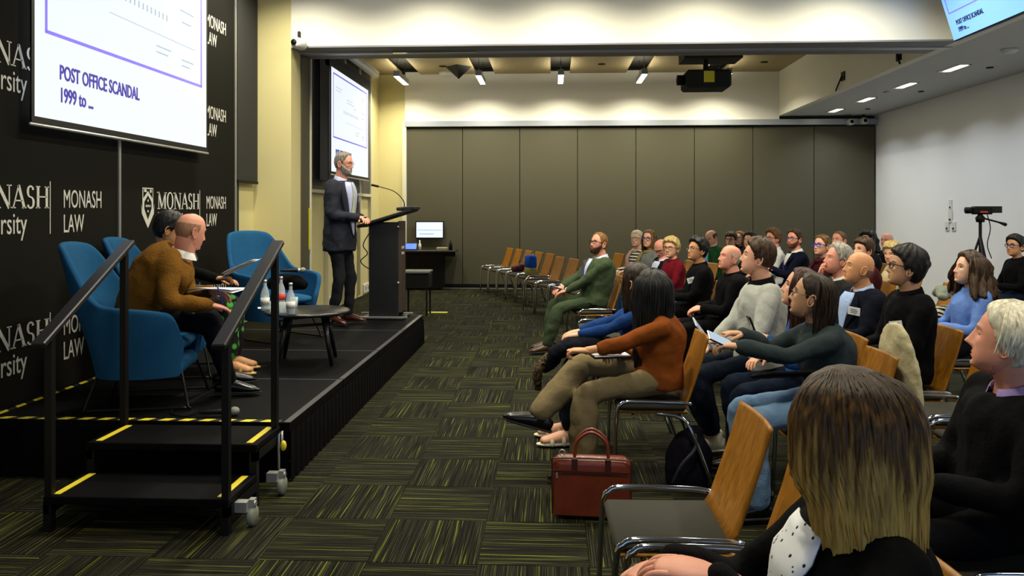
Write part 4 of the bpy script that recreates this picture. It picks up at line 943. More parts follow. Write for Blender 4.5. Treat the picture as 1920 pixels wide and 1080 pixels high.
    if tagpos:
        p=surf(tagpos[0],tagpos[1],.014); q=surf(tagpos[0],tagpos[1],.1)-p; b=MB(); b.box((0,0,0),(.088,.004,.056)); o=b.build('name_tag',mat('tag_paper','#e4e6ea',.6),root,False); o.location=p; o.rotation_euler=(math.radians(-6),tagpos[2] if len(tagpos)>2 else 0,-tagpos[1])
        for k in(-1,0,1):
            c=MB(); c.box((0,.003,k*.012+.002),(.055-.01*abs(k),.002,.004)); c.build('print_line',mat('tag_ink','#70757c',.6),o,False)
    # hair, beard, glasses
    st=hairst or {'style':'short','mat':hair_mat('brown','#1c120a','#3a2816')}
    hm=MB(); hair(hm,V,N,P,Z,st,MH,seed)
    if 'length' in st:
        ML=Matrix.Translation(hc)@Matrix.Rotation(yaw,4,'Z')@Matrix.Rotation(pt*.35,4,'X')@Matrix.Rotation(roll*.5,4,'Y')@Matrix.Scale(hs,4)
        if st['style']=='long': long_hair(hm,st,ML,seed)
        if st.get('strands'): strands(hm,ML,seed+5,st['strands'],st['length'],st.get('thick',.016)+.008,w=st.get('w',.007),a0=st.get('open',1)+.3,spread=st.get('spread',.6))
    if 'tail' in st:
        q=xf([(0,-.105,.02)],MH)[0]; hm.tube([q,q+np.array((0,-.05,-.03)),q+np.array((0,-.06,-.14)),q+np.array((0,-.05,-.26))],[.02,.035,.034,.012],10,res=3)
    hm.build('hair',st['mat'],root)
    if beard:
        a=np.abs((P+PI)%(2*PI)-PI); up=np.interp(a,[0,.25,.5,.9,1.25,1.5],[-.051,-.052,-.058,-.045,-.02,.0]); T=beard[1]*sst((up-Z)/.012)*sst((1.62-a)/.2)*(1+.2*vnoise(P,Z,seed)); T=np.where(lipz&(abs(Z+.069)<.006),0,T); T=np.where(T>.0006,T,0)
        bm_=MB(); cap_mesh(bm_,V,N,T,0,MH); bm_.build('beard',beard[0],root)
    if glasses:
        g=MB(); rr=glasses[1] if isinstance(glasses,tuple) else .0026; gm=glasses[0] if isinstance(glasses,tuple) else glasses
        for sx in(-1,1):
            lp=[]
            for t in np.linspace(0,2*PI,21): c,s2=math.cos(t),math.sin(t); lp.append((sx*.034+.026*np.sign(c)*abs(c)**.7,.0935-.010*abs((sx*.034+.026*c)/.06)**2,-.001+.0185*np.sign(s2)*abs(s2)**.75))
            g.tube(xf(lp,MH),rr*hs,6,cap=False)
            g.tube(xf([(sx*.059,.084,.009),(sx*.072,.070,.009),(sx*.081,.0,.008),(sx*.081,-.022,-.002)],MH),rr*hs*.9,6,res=2)
        g.tube(xf([(-.009,.0955,.004),(0,.099,.006),(.009,.0955,.004)],MH),rr*hs,6,res=2)
        g.build('glasses',gm,root)
    bm=body.build('body',[skin(sk),M_eye,M_iris,browmat or st['mat'],mat('lip_'+sk,tuple(c*f for c,f in zip([int(SKIN[sk][i:i+2],16)/255 for i in(1,3,5)],(.9,.72,.7))),.45)],root)
    # where a chair must stand so that its backrest just meets the back
    gap=[]
    for z_,y_ in((.52,-.21),(.6,-.237),(.66,-.257),(.72,-.277),(.78,-.294),(.84,-.312)):
        t_=float(np.interp(z_,sz,tt)); ry_=float(np.interp(t_,[q[0] for q in SECT],[q[2] for q in SECT]))*girth+ex
        gap.append(float(sp(t_)[1])-ry_-.022-y_)
    info={'chair_y':min(gap),'root':root,'hc':hc,'hands':hands,'inv':inv,'sp':sp,'surf':surf,'base':base,'MH':MH,'ank':ank,'ts':ts}
    print(lab[:40],'base',[round(q,2) for q in base],'ts',round(ts,2))
    return info
FOLD=bpy.data.textures.new('folds','CLOUDS'); FOLD.noise_scale=.11; FOLD.noise_depth=1
# ================================================================ the people in view
SCR=(-3.36,6.1,2.7); SPK=(-2.2,8.6,2.0)
H=dict(
 dkbrown=hair_mat('dkbrown','#120b07','#33210f'), black=hair_mat('black','#060606','#1d1a18'), brown=hair_mat('brown','#22150a','#4e3419'), ltbrown=hair_mat('ltbrown','#3b2815','#7c5a30'),
 grey=hair_mat('grey','#77746a','#b3ada0'), white=hair_mat('white','#b3aa90','#ebe4cc'), blonde=hair_mat('blonde','#8a6f3a','#d8c080'), ginger=hair_mat('ginger','#5a3a1c','#9a7040'), balayage=hair_mat('balayage','#1e1206','#b48a3c',.42), auburn=hair_mat('auburn','#1c0b06','#4a2010'), stubble=hair_mat('stubble','#8a6248','#a0765a'),
 silver=hair_mat('silver','#4a4540','#8c867c'))
def short(m,**k): return dict(dict(style='short',mat=H[m],thick=.011,vol=.9),**k)
def fringe(m,**k): return dict(dict(style='fringe',mat=H[m],thick=.004),**k)
def longh(m,**k): return dict(dict(style='long',mat=H[m],thick=.014,length=.26,open=1.0,front=.082),**k)
M_gl=mat('frame_black','#0a0a0e',.3); M_glb=mat('frame_blue','#1a2a78',.3); M_glm=mat('frame_metal','#8a8480',.3,.8)
def cl(n,c,var=.18,**k): return cloth(n,c,var,**k)
NAVY=cl('navy','#10131f'); BLACK=cl('black','#08080a',.3); DKJEAN=cl('dark_jeans','#141c2c',.3); CHAR=cl('charcoal','#1b1c1e'); LSHIRT=cl('light_shirt','#c3cbe0',.05); WSHIRT=cl('white_shirt','#d9d9d4',.05); SH_BLK=mat('shoe_black','#0b0a0a',.25); SH_BRN=mat('shoe_brown','#3a2012',.3)
P={}
def grad_hair():
    m=bpy.data.materials.new('hair_dark_to_blonde'); m.use_nodes=True; nt=m.node_tree; b=nt.nodes['Principled BSDF']; b.inputs['Roughness'].default_value=.5; b.inputs['Specular IOR Level'].default_value=.25
    tc=nt.nodes.new('ShaderNodeTexCoord'); mp=nt.nodes.new('ShaderNodeMapping'); mp.inputs['Scale'].default_value=(60,60,5); n=nt.nodes.new('ShaderNodeTexNoise'); n.inputs['Scale'].default_value=1.5
    nt.links.new(tc.outputs['Object'],mp.inputs[0]); nt.links.new(mp.outputs[0],n.inputs['Vector'])
    sx=nt.nodes.new('ShaderNodeSeparateXYZ'); nt.links.new(tc.outputs['Object'],sx.inputs[0])
    mr=nt.nodes.new('ShaderNodeMapRange'); mr.inputs[1].default_value=1.26; mr.inputs[2].default_value=1.02; mr.inputs[3].default_value=-.22; mr.inputs[4].default_value=.42; nt.links.new(sx.outputs[2],mr.inputs[0])
    ad=nt.nodes.new('ShaderNodeMath'); ad.operation='ADD'; nt.links.new(mr.outputs[0],ad.inputs[0]); nt.links.new(n.outputs['Fac'],ad.inputs[1])
    r=nt.nodes.new('ShaderNodeValToRGB'); e=r.color_ramp.elements; e[0].position=.32; e[0].color=lin('#2a1b0a'); e[1].position=.95; e[1].color=lin('#c49c4c'); q=e.new(.58); q.color=lin('#5c3f18')
    nt.links.new(ad.outputs[0],r.inputs[0]); nt.links.new(r.outputs[0],b.inputs['Base Color']); return m
BALAY=grad_hair()
def aud(key,lab,px,d,chair_lab=None,**k):
    k.setdefault('look',SCR); k.setdefault('bottom',DKJEAN); k.setdefault('shoes',SH_BLK)
    i=person(lab,px,d,**k); P[key]=i
    f=k.get('face',FL); b=i['base']; c=k.get('chair_off',.075)
    if chair_lab is not None: cy_=max(-.06,min(.13,i['chair_y'])); i['chair_fwd']=cy_; i['chair']=chair(b[0]-math.sin(f)*cy_,b[1]+math.cos(f)*cy_,f,chair_lab)
    return i
# ---- front row
aud('green','bearded man in green suit and purple tie sitting at the front row',(1122,457),9.0,'chair under the man in the green suit',look=SCR,sk='pink',hairst=short('ginger',front=.095,temple=.07,thick=.008),beard=(hair_mat('beard_brown','#2a140a','#5a341c'),.010),glasses=(M_gl,.0032),girth=1.22,bulk=.03,face=FL+.22,lean=-16,curve=12,
    top=cl('green_suit','#3f4c36',.12),bottom=cl('green_trousers','#3a4632',.12),shoes=SH_BRN,suit=dict(shirt=LSHIRT,bottom=.06,w=.5),tie=cl('purple_tie','#4b4682'),collar=(LSHIRT,'shirt'),cuff=WSHIRT,topname='suit_jacket',
    arms=(dict(at=(.06,.40,.70),fdir=(-.5,.7,-.2)),dict(at=(-.05,.34,.685),fdir=(.3,.8,-.25))),legs=dict(R=(.13,.50,.1),L=(-.08,.56,.1),wide=1.25,hem=.93),seed=3)
aud('brown','woman with long dark hair in a rust brown jacket, arms crossed',(1222,545),4.75,'chair under the woman in the rust jacket',look=(-3.3,8.6,1.9),sk='warm',fem=1,hairst=longh('black',length=.44,thick=.022,strands=90,open=.75),lean=-6,curve=14,
    top=cl('rust','#7a3f16',.14),bottom=cl('khaki','#75674a',.1),shoes=SH_BLK,arms=(dict(at=(.0,.26,.74),fdir=(-.8,.4,0),sleeve=.9),dict(px=(1092,660,4.62),fdir=(.1,1,.05),curl=1.3,sleeve=.8,pole=(-.5,-.1,-1))),
    legs=dict(L=(-.13,.46,.098),R=('px',1010,778,4.68),wide=1.4,hem=.95,footL=(-.1,1,0),footR=(.1,1,.25)),vox=.012,bulk=0.022,seed=5)
aud('bluetop','person in a blue top half hidden behind the rust jacket',(1192,547),5.45,'chair under the person in the blue top',look=(-3.3,8.6,1.7),sk='fair',fem=1,hairst=longh('dkbrown',length=.2),glasses=M_gl,top=cl('blue_top','#1b3a72'),bottom=cl('dark_navy_jeans','#10141d'),arms=(dict(at=(.03,.42,.74),fdir=(-.3,.9,-.1)),dict(at=(-.07,.40,.74),fdir=(.4,.8,-.1))),
    shoes=('sandal',mat('sandal_cream','#cfc4a4',.6)),legs=dict(R=(.06,.50,.098),L=(-.12,.48,.098),hem=.9),seed=6)
aud('blonde','woman with dark-rooted blonde hair in black jacket, seen from behind nearby',(1592,808),1.55,'chair under the nearby blonde woman',look=(-1.3,3.0,1.0),pitch=-.28,roll=.12,sk='pink',fem=1,hs=1.04,lean=-12,curve=8,hairst=dict(longh('balayage',length=.20,thick=.014,cap=.003,strands=380,open=.5,flare=.08,w=.0058,wave=.003,spread=.5),mat=BALAY),top=cl('black_blazer','#060607',.3),bottom=BLACK,collar=None,
    opened=(two_tone('dot_blouse','#14161c','#dcdee2','spot',46,rough=.8,lo=.16,hi=.2),.5,.05),arms=(dict(at=(.06,.30,.86),fdir=(-.5,.8,0)),dict(px=(1345,1085,1.40),fdir=(.35,.85,.1))),vox=.012,bulk=0.02,seed=9)
# ---- second row
aud('oldman','white-haired man in black jacket and lilac collar at the near right',(1888,638),2.6,'chair under the white-haired man',sk='pink',hairst=dict(short('white',thick=.018,vol=.4,front=.075,temple=.045,back=-.075),length=.035,strands=200,open=1.25,w=.0055),browmat=H['grey'],top=BLACK,bottom=BLACK,collar=(cl('lilac','#9a84b8',.06),'shirt'),girth=1.12,lean=-12,curve=16,nose=1.25,hs=1.03,jaw=1.06,bulk=0.024,seed=11,vox=.013)
aud('teal','woman with glasses and dark hair in grey-green sweater holding a phone',(1521,556),4.13,'chair with a cream coat under the woman in grey-green',sk='olive',fem=1,hairst=longh('dkbrown',length=.22,thick=.012,open=1.75,part=True,strands=60),glasses=(M_glm,.0018),lean=2,curve=14,top=cl('greygreen','#2c3537',.1),bottom=cl('light_jeans','#6b88a8',.2),shoes=SH_BLK,
    arms=(dict(px=(1392,626,4.15),fdir=(-.2,1,.1),curl=.9),dict(px=(1385,650,4.02),fdir=(.1,1,.1),curl=.9)),legs=dict(R=(.12,.36,.1),L=(-.1,.40,.1),wide=1.2),seed=12,vox=.012)
aud('denim','woman with auburn hair in denim jacket holding a dark phone',(1501,541),4.70,'chair under the woman in the denim jacket',sk='fair',fem=1,hairst=longh('auburn',length=.3,open=.95,thick=.014,strands=30),top=cl('denim','#234a86',.25),bottom=DKJEAN,lean=-2,curve=12,arms=('lap',dict(px=(1440,634,4.65),fdir=(.2,1,.3),curl=.8)),seed=13)
aud('sweater','tall young man in pale grey sweater with white sneakers',(1419,484),5.30,'chair under the man in the pale grey sweater',sk='fair',hairst=short('brown',thick=.017,vol=.8,front=.07,temple=.045,back=-.045),top=cl('pale_sweater','#a6a8a2',.07),bottom=cl('dark_blue_jeans','#151c28',.25),girth=1.12,lean=-6,curve=8,jaw=1.06,collar=(BLACK,'crew'),shoes=mat('sneaker_white','#cfc8b0',.6,0,.1,40),
    arms=(dict(px=(1318,665,5.3),fdir=(-.2,.9,-.1),curl=.8),dict(px=(1345,640,5.05),fdir=(.1,.9,0),curl=.9)),legs=dict(R=(.13,.31,.1),L=(-.13,.33,.1),wide=1.35,hem=.82,footL=(-.25,1,0),sole=mat('sole_cream','#d8d2bc',.6)),bulk=0.018,seed=14,vox=.013)
aud('baldblack','bald man in black coat with a lanyard clip, chin raised',(1368,484),7.2,'chair under the bald man in black',sk='pink',hairst=fringe('grey',thick=.003),browmat=H['grey'],top=BLACK,bottom=BLACK,girth=1.1,bulk=0.022,seed=15)
aud('tagman','young man with black hair, glasses and name tag on black jacket',(1307,469),8.2,'chair under the young man with the name tag',sk='tan',hairst=short('black',thick=.020,vol=.9,front=.07),glasses=M_glm,top=BLACK,bottom=BLACK,tagpos=(.33,-.75,.3),lean=-10,bulk=0.018,seed=16)
aud('red','woman with short blonde hair and glasses in a burgundy jacket',(1258,466),9.7,'chair under the woman in burgundy',look=(-2.0,5.0,1.9),sk='fair',fem=1,hairst=short('blonde',thick=.024,vol=.6,front=.065,back=-.07),glasses=(M_gl,.003),top=cl('burgundy','#5e0f1a'),seed=17,face=FL+.3)
aud('bowed','balding older man in navy suit looking down',(1240,467),10.4,'chair under the man looking down',pitch=-.45,sk='pink',hairst=fringe('white',thick=.008,top=.06),glasses=M_gl,top=NAVY,suit=dict(shirt=LSHIRT,bottom=.1),collar=(LSHIRT,'shirt'),bulk=0.022,seed=18,face=FL+.3)
aud('greycoat','woman with long light brown hair and blue-black glasses in a grey coat',(1217,449),11.0,'chair under the woman in the grey coat',look=(-2.6,6,2.3),sk='fair',fem=1,hairst=longh('ltbrown',length=.26,open=.9),glasses=(M_glb,.0036),top=cl('grey_coat','#6c706c',.1),bottom=cl('blue_jeans','#2a3e58'),scarf=cl('olive_scarf','#7d7046'),bulk=0.026,seed=19,face=FL+.3)
aud('stripes','woman with white cropped hair in striped top and pink scarf',(1194,448),11.7,'chair under the woman in stripes',look=(-2.6,6,2.2),sk='pale',fem=1,hairst=short('white',thick=.012,vol=.4,front=.068),glasses=M_glm,top=two_tone('stripe_top','#101010','#d8d6cc','wave',7,'Z',lo=.45,hi=.55,dist=.5),bottom=BLACK,scarf=cl('pink_scarf','#b89484',.06),arms=('lap',dict(at=(-.14,.22,.72),fdir=(.1,.9,-.1))),seed=20,face=FL+.3)
# ---- third row
aud('chin','grey-haired man in dark jacket resting his chin on his hand',(1570,487),6.45,'chair under the grey-haired man',sk='pink',hairst=short('grey',thick=.014,front=.088,temple=.06),browmat=H['grey'],top=cl('olive_jacket','#23251f'),suit=dict(shirt=WSHIRT,bottom=.2),collar=(WSHIRT,'shirt'),arms=(dict(chin=1),'lap'),nose=1.15,seed=21)
aud('navysuit','bald tanned man in navy suit with open blue shirt and name tag',(1610,503),5.75,'chair under the bald man in the navy suit',sk='warm',hairst=fringe('stubble',thick=.0008,top=.02),browmat=H['ltbrown'],top=NAVY,suit=dict(shirt=cl('blue_shirt','#9db4dc',.05),bottom=.08,w=.5),collar=(cl('blue_shirt','#9db4dc'),'shirt'),tagpos=(.33,-.62,-.1),face=FL+.15,legs=dict(R=(.1,.38,.098),L=(-.1,.38,.098)),lean=-10,nose=1.1,seed=22,vox=.013)
aud('blackhair','young man with thick black hair and glasses in black, name tag on chest',(1697,503),5.0,'chair under the young man with thick black hair',sk='olive',hairst=short('black',thick=.026,vol=.6,front=.066,back=-.075),glasses=(M_gl,.003),top=BLACK,bottom=BLACK,tagpos=(.30,-.55,.2),lean=-8,legs=dict(R=(.1,.38,.098),L=(-.1,.38,.098)),bulk=0.02,seed=23,nose=1.1)
# ---- rows behind
aud('curly','woman with curly brown hair in a pale blue cardigan',(1816,505),6.0,'chair under the woman in the pale blue cardigan',sk='pale',fem=1,hairst=longh('brown',length=.2,thick=.035,open=1.15,flare=.55,wave=.014,strands=60,w=.011),top=cl('pale_blue','#5f7fc0',.08),bottom=cl('dark_skirt','#16181d'),girth=1.03,hipz=.6,lean=-8,legs=dict(R=(.11,.33,.098),L=(-.11,.33,.098)),seed=24)
aud('greenjkt','balding man in green jacket and light blue shirt looking down',(1334,446),12.4,'chair under the man in the green jacket',pitch=-.35,look=(-3,9,1.2),sk='fair',hairst=fringe('brown',thick=.007,top=.07),top=cl('green_jacket','#1d4a2a'),opened=(cl('sky_shirt','#6fb0d0'),.4),seed=25,face=FL+.3)
aud('fringe','person with brown fringe and glasses in the far row',(1371,453),13.4,'chair under the person with brown fringe',sk='fair',fem=1,hairst=short('brown',thick=.018,front=.05),glasses=M_gl,top=NAVY,seed=26,face=FL+.3)
aud('redhair','person with reddish hair just behind the brown fringe',(1387,455),14.1,'chair under the person with reddish hair',sk='pale',fem=1,hairst=longh('ginger',length=.15),top=CHAR,seed=27,face=FL+.3)
aud('darktop','person with dark hair mostly hidden behind the pale sweater man',(1406,452),11.8,'chair under the hidden dark-haired person',sk='fair',hairst=short('dkbrown',thick=.018),top=CHAR,seed=28,face=FL+.3)
aud('whiteshirt','man with tousled light brown hair and glasses in white shirt',(1449,447),11.1,'chair under the man in the white shirt',look=(-3,8.5,1.6),sk='pink',hairst=short('ltbrown',thick=.02,front=.078),glasses=(M_gl,.003),top=WSHIRT,seed=29)
aud('blazer','bearded man with glasses in navy blazer, hands clasped',(1489,449),10.2,'chair under the man in the navy blazer',sk='pink',hairst=short('brown',thick=.013,front=.08),beard=(hair_mat('beard_red','#4a2a18','#7a4a2c'),.006),glasses=(M_glb,.003),top=cl('blazer_navy','#0d1020'),suit=dict(shirt=WSHIRT,bottom=.3),collar=(WSHIRT,'shirt'),lanyard=mat('lanyard_blue','#1c2c90',.6),arms=(dict(at=(.03,.3,.85)),dict(at=(-.04,.31,.84))),seed=30)
aud('maroon','woman with bright blue glasses and maroon scarf',(1541,461),9.3,'chair under the woman with blue glasses',sk='fair',fem=1,hairst=short('ltbrown',thick=.010,front=.08),glasses=(mat('frame_brightblue','#2038d0',.3),.0042),top=cl('maroon','#2c1014'),scarf=cl('maroon_scarf','#3f1620'),seed=31)
aud('buzz','man with cropped hair behind the grey-haired man',(1573,451),10.5,'chair under the man with cropped hair',sk='pink',hairst=short('ltbrown',thick=.004,front=.08),top=cl('dark_red','#3a1414'),seed=32)
aud('brownhead','brown-haired person hidden behind the bald man in navy',(1618,470),8.2,'chair under the hidden brown-haired person',sk='fair',fem=1,hairst=short('brown',thick=.016,front=.06),top=cl('dark_red2','#421a1c'),seed=33)
aud('blondbob','blond person in cream top behind the young man with black hair',(1673,477),9.05,'chair under the blond person in cream',look=(-2,5,1.0),sk='fair',fem=1,hairst=short('blonde',thick=.02,front=.06,back=-.08),top=cl('cream_top','#b8ac84'),legs=dict(R=(.1,.38,.098),L=(-.1,.38,.098)),seed=34)
aud('curlyblack','person with dark curly hair and glasses by the white wall',(1627,453),11.0,'chair under the person with dark curly hair',sk='tan',fem=1,hairst=longh('black',length=.14,thick=.03,flare=.3,wave=.012),glasses=M_glm,top=CHAR,seed=35)
aud('baldback','bald man in black at the back by the white wall',(1663,452),11.75,'chair under the bald man at the back',sk='pink',hairst=fringe('grey',thick=.003),top=BLACK,seed=36)
aud('rightedge','person with dark tied hair and blue glasses at the right edge',(1903,462),9.3,'chair under the person at the right edge',sk='tan',fem=1,hairst=short('black',thick=.016,front=.07),glasses=(M_glb,.0036),top=BLACK,seed=37)
aud('darkgreen','person in dark green at the frame edge beside the curly-haired woman',(1966,500),7.0,'chair under the person in dark green',sk='fair',hairst=short('dkbrown'),top=cl('dark_green','#1a2a18'),seed=38)
# ---- on the stage
P['speaker']=person('standing speaker in dark grey suit with glasses and grey beard beside the lectern',(645,307),8.72,face=math.radians(-106),look=(4,7.5,1.5),pitch=-.05,standing=True,hipz=.98,floor_z=SZ,girth=1.1,sk='pink',hs=1.04,hairst=short('silver',thick=.005,front=.088,temple=.062),browmat=H['silver'],beard=(hair_mat('beard_grey','#7a756c','#b0aca4'),.007),glasses=(M_glm,.002),lean=1,curve=2,
    top=cl('speaker_suit','#2b2d36',.12),bottom=cl('speaker_trousers','#1f2024',.12),shoes=mat('shoe_oxblood','#35140e',.25),suit=dict(shirt=cl('speaker_shirt','#aeb4d6',.05),bottom=-.02,w=.6),tie=cl('silver_tie','#a4a89c',.1),collar=(cl('speaker_shirt','#aeb4d6'),'shirt'),topname='suit_jacket',tagpos=(.33,-.75),
    arms=(dict(at=(.05,.25,1.17),fdir=(-.75,.6,0)),dict(at=(-.03,.27,1.15),fdir=(.65,.7,0))),legs=dict(R=(.10,-.02,.095),L=(-.10,.05,.095),hem=.97,footR=(.3,1,0),footL=(-.2,1,0),pole=(0,1,.1)),seed=40,vox=.014)
P['mustard']=person('bald man in mustard brown sweater writing in the blue chair',(358,434),5.25,face=math.radians(-74),look=(-.6,7.2,.9),pitch=-.2,floor_z=SZ,sk='pink',hairst=fringe('stubble',thick=.003,top=.06),lean=18,curve=30,girth=1.28,bulk=.03,top=cl('mustard','#6e4a18',.16,bump=.6,bscale=90),bottom=cl('navy_trousers','#0b0d14'),shoes=SH_BLK,collar=(WSHIRT,'shirt'),
    arms=(dict(px=(392,572,5.05),fdir=(-.3,.9,-.2)),dict(px=(395,545,5.35),fdir=(.3,.9,-.2))),legs=dict(R=('px',430,715,5.35),L=('px',425,700,5.65)),seed=41,vox=.013)
P['floral']=person('person in black with dark hair bent over papers, floral trousers',(316,436),6.1,hipz=.6,face=math.radians(-80),look=(-1.9,6.6,.8),pitch=-.35,floor_z=SZ,sk='tan',fem=1,hairst=short('black',thick=.018,front=.06,back=-.08),lean=-12,curve=8,top=BLACK,bottom=two_tone('floral','#3f9a3a','#08090a','spot',14,lo=.3,hi=.42),shoes=('sandal',mat('sandal_tan','#b89a50',.6)),
    arms=(dict(px=(425,530,6.2),fdir=(-.1,1,.1),curl=.9),dict(px=(415,525,6.4),fdir=(.2,1,0))),legs=dict(R=(.13,.46,.098),L=(-.08,.44,.098),wide=1.3,hem=.86,footR=(.3,1,0),footL=(.1,1,0)),seed=42)
q=P['blackhair']['chair'].location
for k,l_ in enumerate(('empty wooden chair beside the young man with black hair','empty wooden chair in front of the white-haired man')): chair(q[0]-.02*k,q[1]-.58*(k+1),FL,l_)
for k_,lab_,da in (('mustard','blue tub chair nearest the steps, under the man in the mustard sweater',-78),('floral','blue tub chair under the person dressed in black',-80)):
    q=P[k_]['base']; tub_chair(lab_,(max(q[0]+.05,-2.88),q[1]+.01,SZ),math.radians(da))
# ================================================================ things people carry, and the rest
def soft(name,tubes,m,lab,cat,vox=.013,fold=.02,scale=.1,parts=None,it=6):
    b=MB()
    for pts,rad,ell,xa in tubes: b.tube(pts,rad,12,ell=ell,xaxis=xa,res=3)
    o=b.build(name,m); r=o.modifiers.new('r','REMESH'); r.mode='VOXEL'; r.voxel_size=vox; r.use_smooth_shade=True
    q=o.modifiers.new('s','SMOOTH'); q.factor=.5; q.iterations=it
    tx=bpy.data.textures.new('crumple','CLOUDS'); tx.noise_scale=scale; dm=o.modifiers.new('d','DISPLACE'); dm.texture=tx; dm.strength=fold; dm.mid_level=.5; dm.texture_coords='LOCAL'
    return tag(o,lab,cat)
# leather briefcase beside the rust jacket chair
M_lea=mat('tan_leather','#6e2a14',.32,0,.45,9,bump=.12,bscale=120,spec=.6); M_lead=mat('dark_leather','#3c160c',.4)
bp=at_z(1110,976,0); t=thing('leather_briefcase','reddish brown leather briefcase standing on the carpet','bag',(bp[0]+.0,bp[1]+.05,0),math.radians(-4))
b=MB(); b.box((0,0,.165),(.40,.10,.31),bev=.03); o=b.build('body',M_lea,t); s_=o.modifiers.new('b','BEVEL'); s_.width=.012; s_.segments=3
b=MB(); b.box((0,-.054,.13),(.385,.012,.22),bev=.006); b.build('front_pocket',M_lea,t,False); b=MB(); b.box((0,-.062,.248),(.385,.008,.014)); b.build('zip_line',M_lead,t,False)
b=MB(); b.box((-.175,-.066,.23),(.008,.004,.03)); b.build('zip_pull',M_alu,t,False)
for sy in(-.03,.03):
    b=MB(); b.tube([(-.085,sy,.29),(-.085,sy,.33),(-.07,sy,.40),(0,sy*1.1,.445),(.07,sy,.40),(.085,sy,.33),(.085,sy,.29)],.0085,8,res=4); b.build('handle',M_lea,t)
for sx in(-.085,.085):
    b=MB(); b.box((sx,-.052,.27),(.03,.008,.09),bev=.003); b.build('handle_tab',M_lead,t,False)
b=MB(); b.tube([(-.15+.014*math.cos(q),-.03,.335+.016*math.sin(q)) for q in np.linspace(0,2*PI,13)],.003,6,cap=False); b.build('strap_ring',M_alu,t)
for sx in(-1,1): 
    b=MB(); b.tube([(sx*.2,-.05,.03),(sx*.2,-.05,.28),(sx*.185,-.05,.312),(0,-.05,.316)],.004,6,res=2); b.build('piping',M_lead,t)
# backpack on the floor behind it
q=at_z(1312,915,0); q=(q[0]-.06,q[1]-.04,0); soft('backpack',[([(q[0],q[1]+.1,.06),(q[0]+.02,q[1]+.12,.2),(q[0]+.05,q[1]+.12,.3)],[.14,.13,.06],.7,(1,0,0))],cloth('backpack','#15131c',.3),'dark backpack slumped on the carpet under the chairs','bag',.014,.03)
b=MB(); b.tube([(q[0]-.1,q[1]-.02,.05),(q[0]-.06,q[1]-.06,.16),(q[0]+.02,q[1]-.03,.24),(q[0]+.04,q[1]+.05,.3)],.01,8,ell=.4,res=4); tag(b.build('bag_strap',mat('strap_grey','#3c3a40',.6)),'loose grey strap hanging off the dark backpack','strap')
# jacket with fur trim, notebook on laps in the front row
i=P['bluetop']; W=lambda i,v:np.array(i['root'].matrix_basis@Vector(v)) if False else np.array(Matrix.Rotation(i['root'].rotation_euler[2],3,'Z')@Vector(v))+np.array(i['base'])
soft('folded_jacket',[([W(i,(-.1,.14,.66)),W(i,(-.08,.32,.68)),W(i,(-.05,.52,.64)),W(i,(-.04,.62,.52))],[.07,.1,.1,.07],.6,(0,1,0)),([W(i,(.1,.2,.66)),W(i,(.1,.45,.66)),W(i,(.08,.6,.5))],[.07,.09,.06],.6,(0,1,0))],cloth('jacket_navy','#0d121b',.3),'dark padded jacket folded on a lap in the front row','jacket',.014,.035,.08)
soft('fur_trim',[([W(i,(-.06,.60,.60)),W(i,(-.07,.68,.5)),W(i,(-.06,.68,.38))],[.035,.045,.03],.8,(0,1,0))],two_tone('fur','#1c160e','#5c4c30','noise',60,rough=.95),'brown fur hood trim hanging from the folded jacket','trim',.011,.03,.02,it=2)
i=P['brown']; c=W(i,(-.1,.30,.73)); nb=thing('notebook','open ring notebook with red pen on the khaki lap','notebook',c,i['root'].rotation_euler[2]+.2)
b=MB(); b.box((0,0,.006),(.16,.22,.012),bev=.002); b.build('cover',M_black,nb,False); b=MB(); b.box((0,0,.014),(.15,.21,.005)); b.build('page',mat('paper','#e6e6ea',.8),nb,False)
b=MB(); b.tube([(-.04,-.06,.022),(.03,.1,.022)],.0045,8); b.build('red_pen',mat('pen_red','#c01818',.3),nb)
# phones, papers
def slab(name,lab,cat,p,rot,size,m,face=None,fl='display'):
    t=thing(name,lab,cat,p); t.rotation_euler=rot; b=MB(); b.box((0,0,0),size,bev=min(size)*.4); b.build('case',m,t,False)
    if face: c=MB(); c.box((0,0,size[2]/2+.0008),(size[0]*.9,size[1]*.92,.0012)); c.build(fl,face,t,False)
    return t
M_ph=mat('phone_black','#0c0d10',.2); M_phs=mat('phone_screen','#9fb0c4',.2,emit='#8fa2bc',estr=.25)
def hp(k,s,off=(0,.07,.02)):
    i=P[k]; wr,fd=i['hands'][0 if s>0 else 1]; f=np.array(fd,float)/np.linalg.norm(fd); return W(i,wr+f*.09+np.array((0,0,off[2])))
slab('mobile_phone','phone held by the woman in the grey-green sweater','phone',hp('teal',-1),(.5,-.5,FL),(.075,.15,.009),M_ph,M_phs)
slab('mobile_phone','dark phone with camera held by the woman in denim','phone',hp('denim',-1,(0,0,.03)),(1.2,0,FL),(.075,.15,.01),M_ph,mat('phone_back','#2c3a34',.3))
slab('tablet','pale tablet held by the man in the pale grey sweater','tablet',hp('sweater',-1,(0,0,.05)),(.95,-.3,FL),(.13,.2,.009),mat('tablet_grey','#a9b2be',.3),M_phs)
slab('mobile_phone','phone in the hands of the man in the green suit','phone',hp('green',1,(0,0,.02)),(.3,0,FL),(.075,.15,.009),M_ph,M_phs)
slab('laptop_case','dark folder with grey panel on the lap of the woman in grey-green','case',W(P['teal'],(-.06,.26,.742)),(.0,.25,FL+.15),(.30,.24,.02),BLACK,mat('folder_grey','#57564c',.7,0,.3,30),'panel')
M_pap=mat('paper','#e6e6ea',.8)
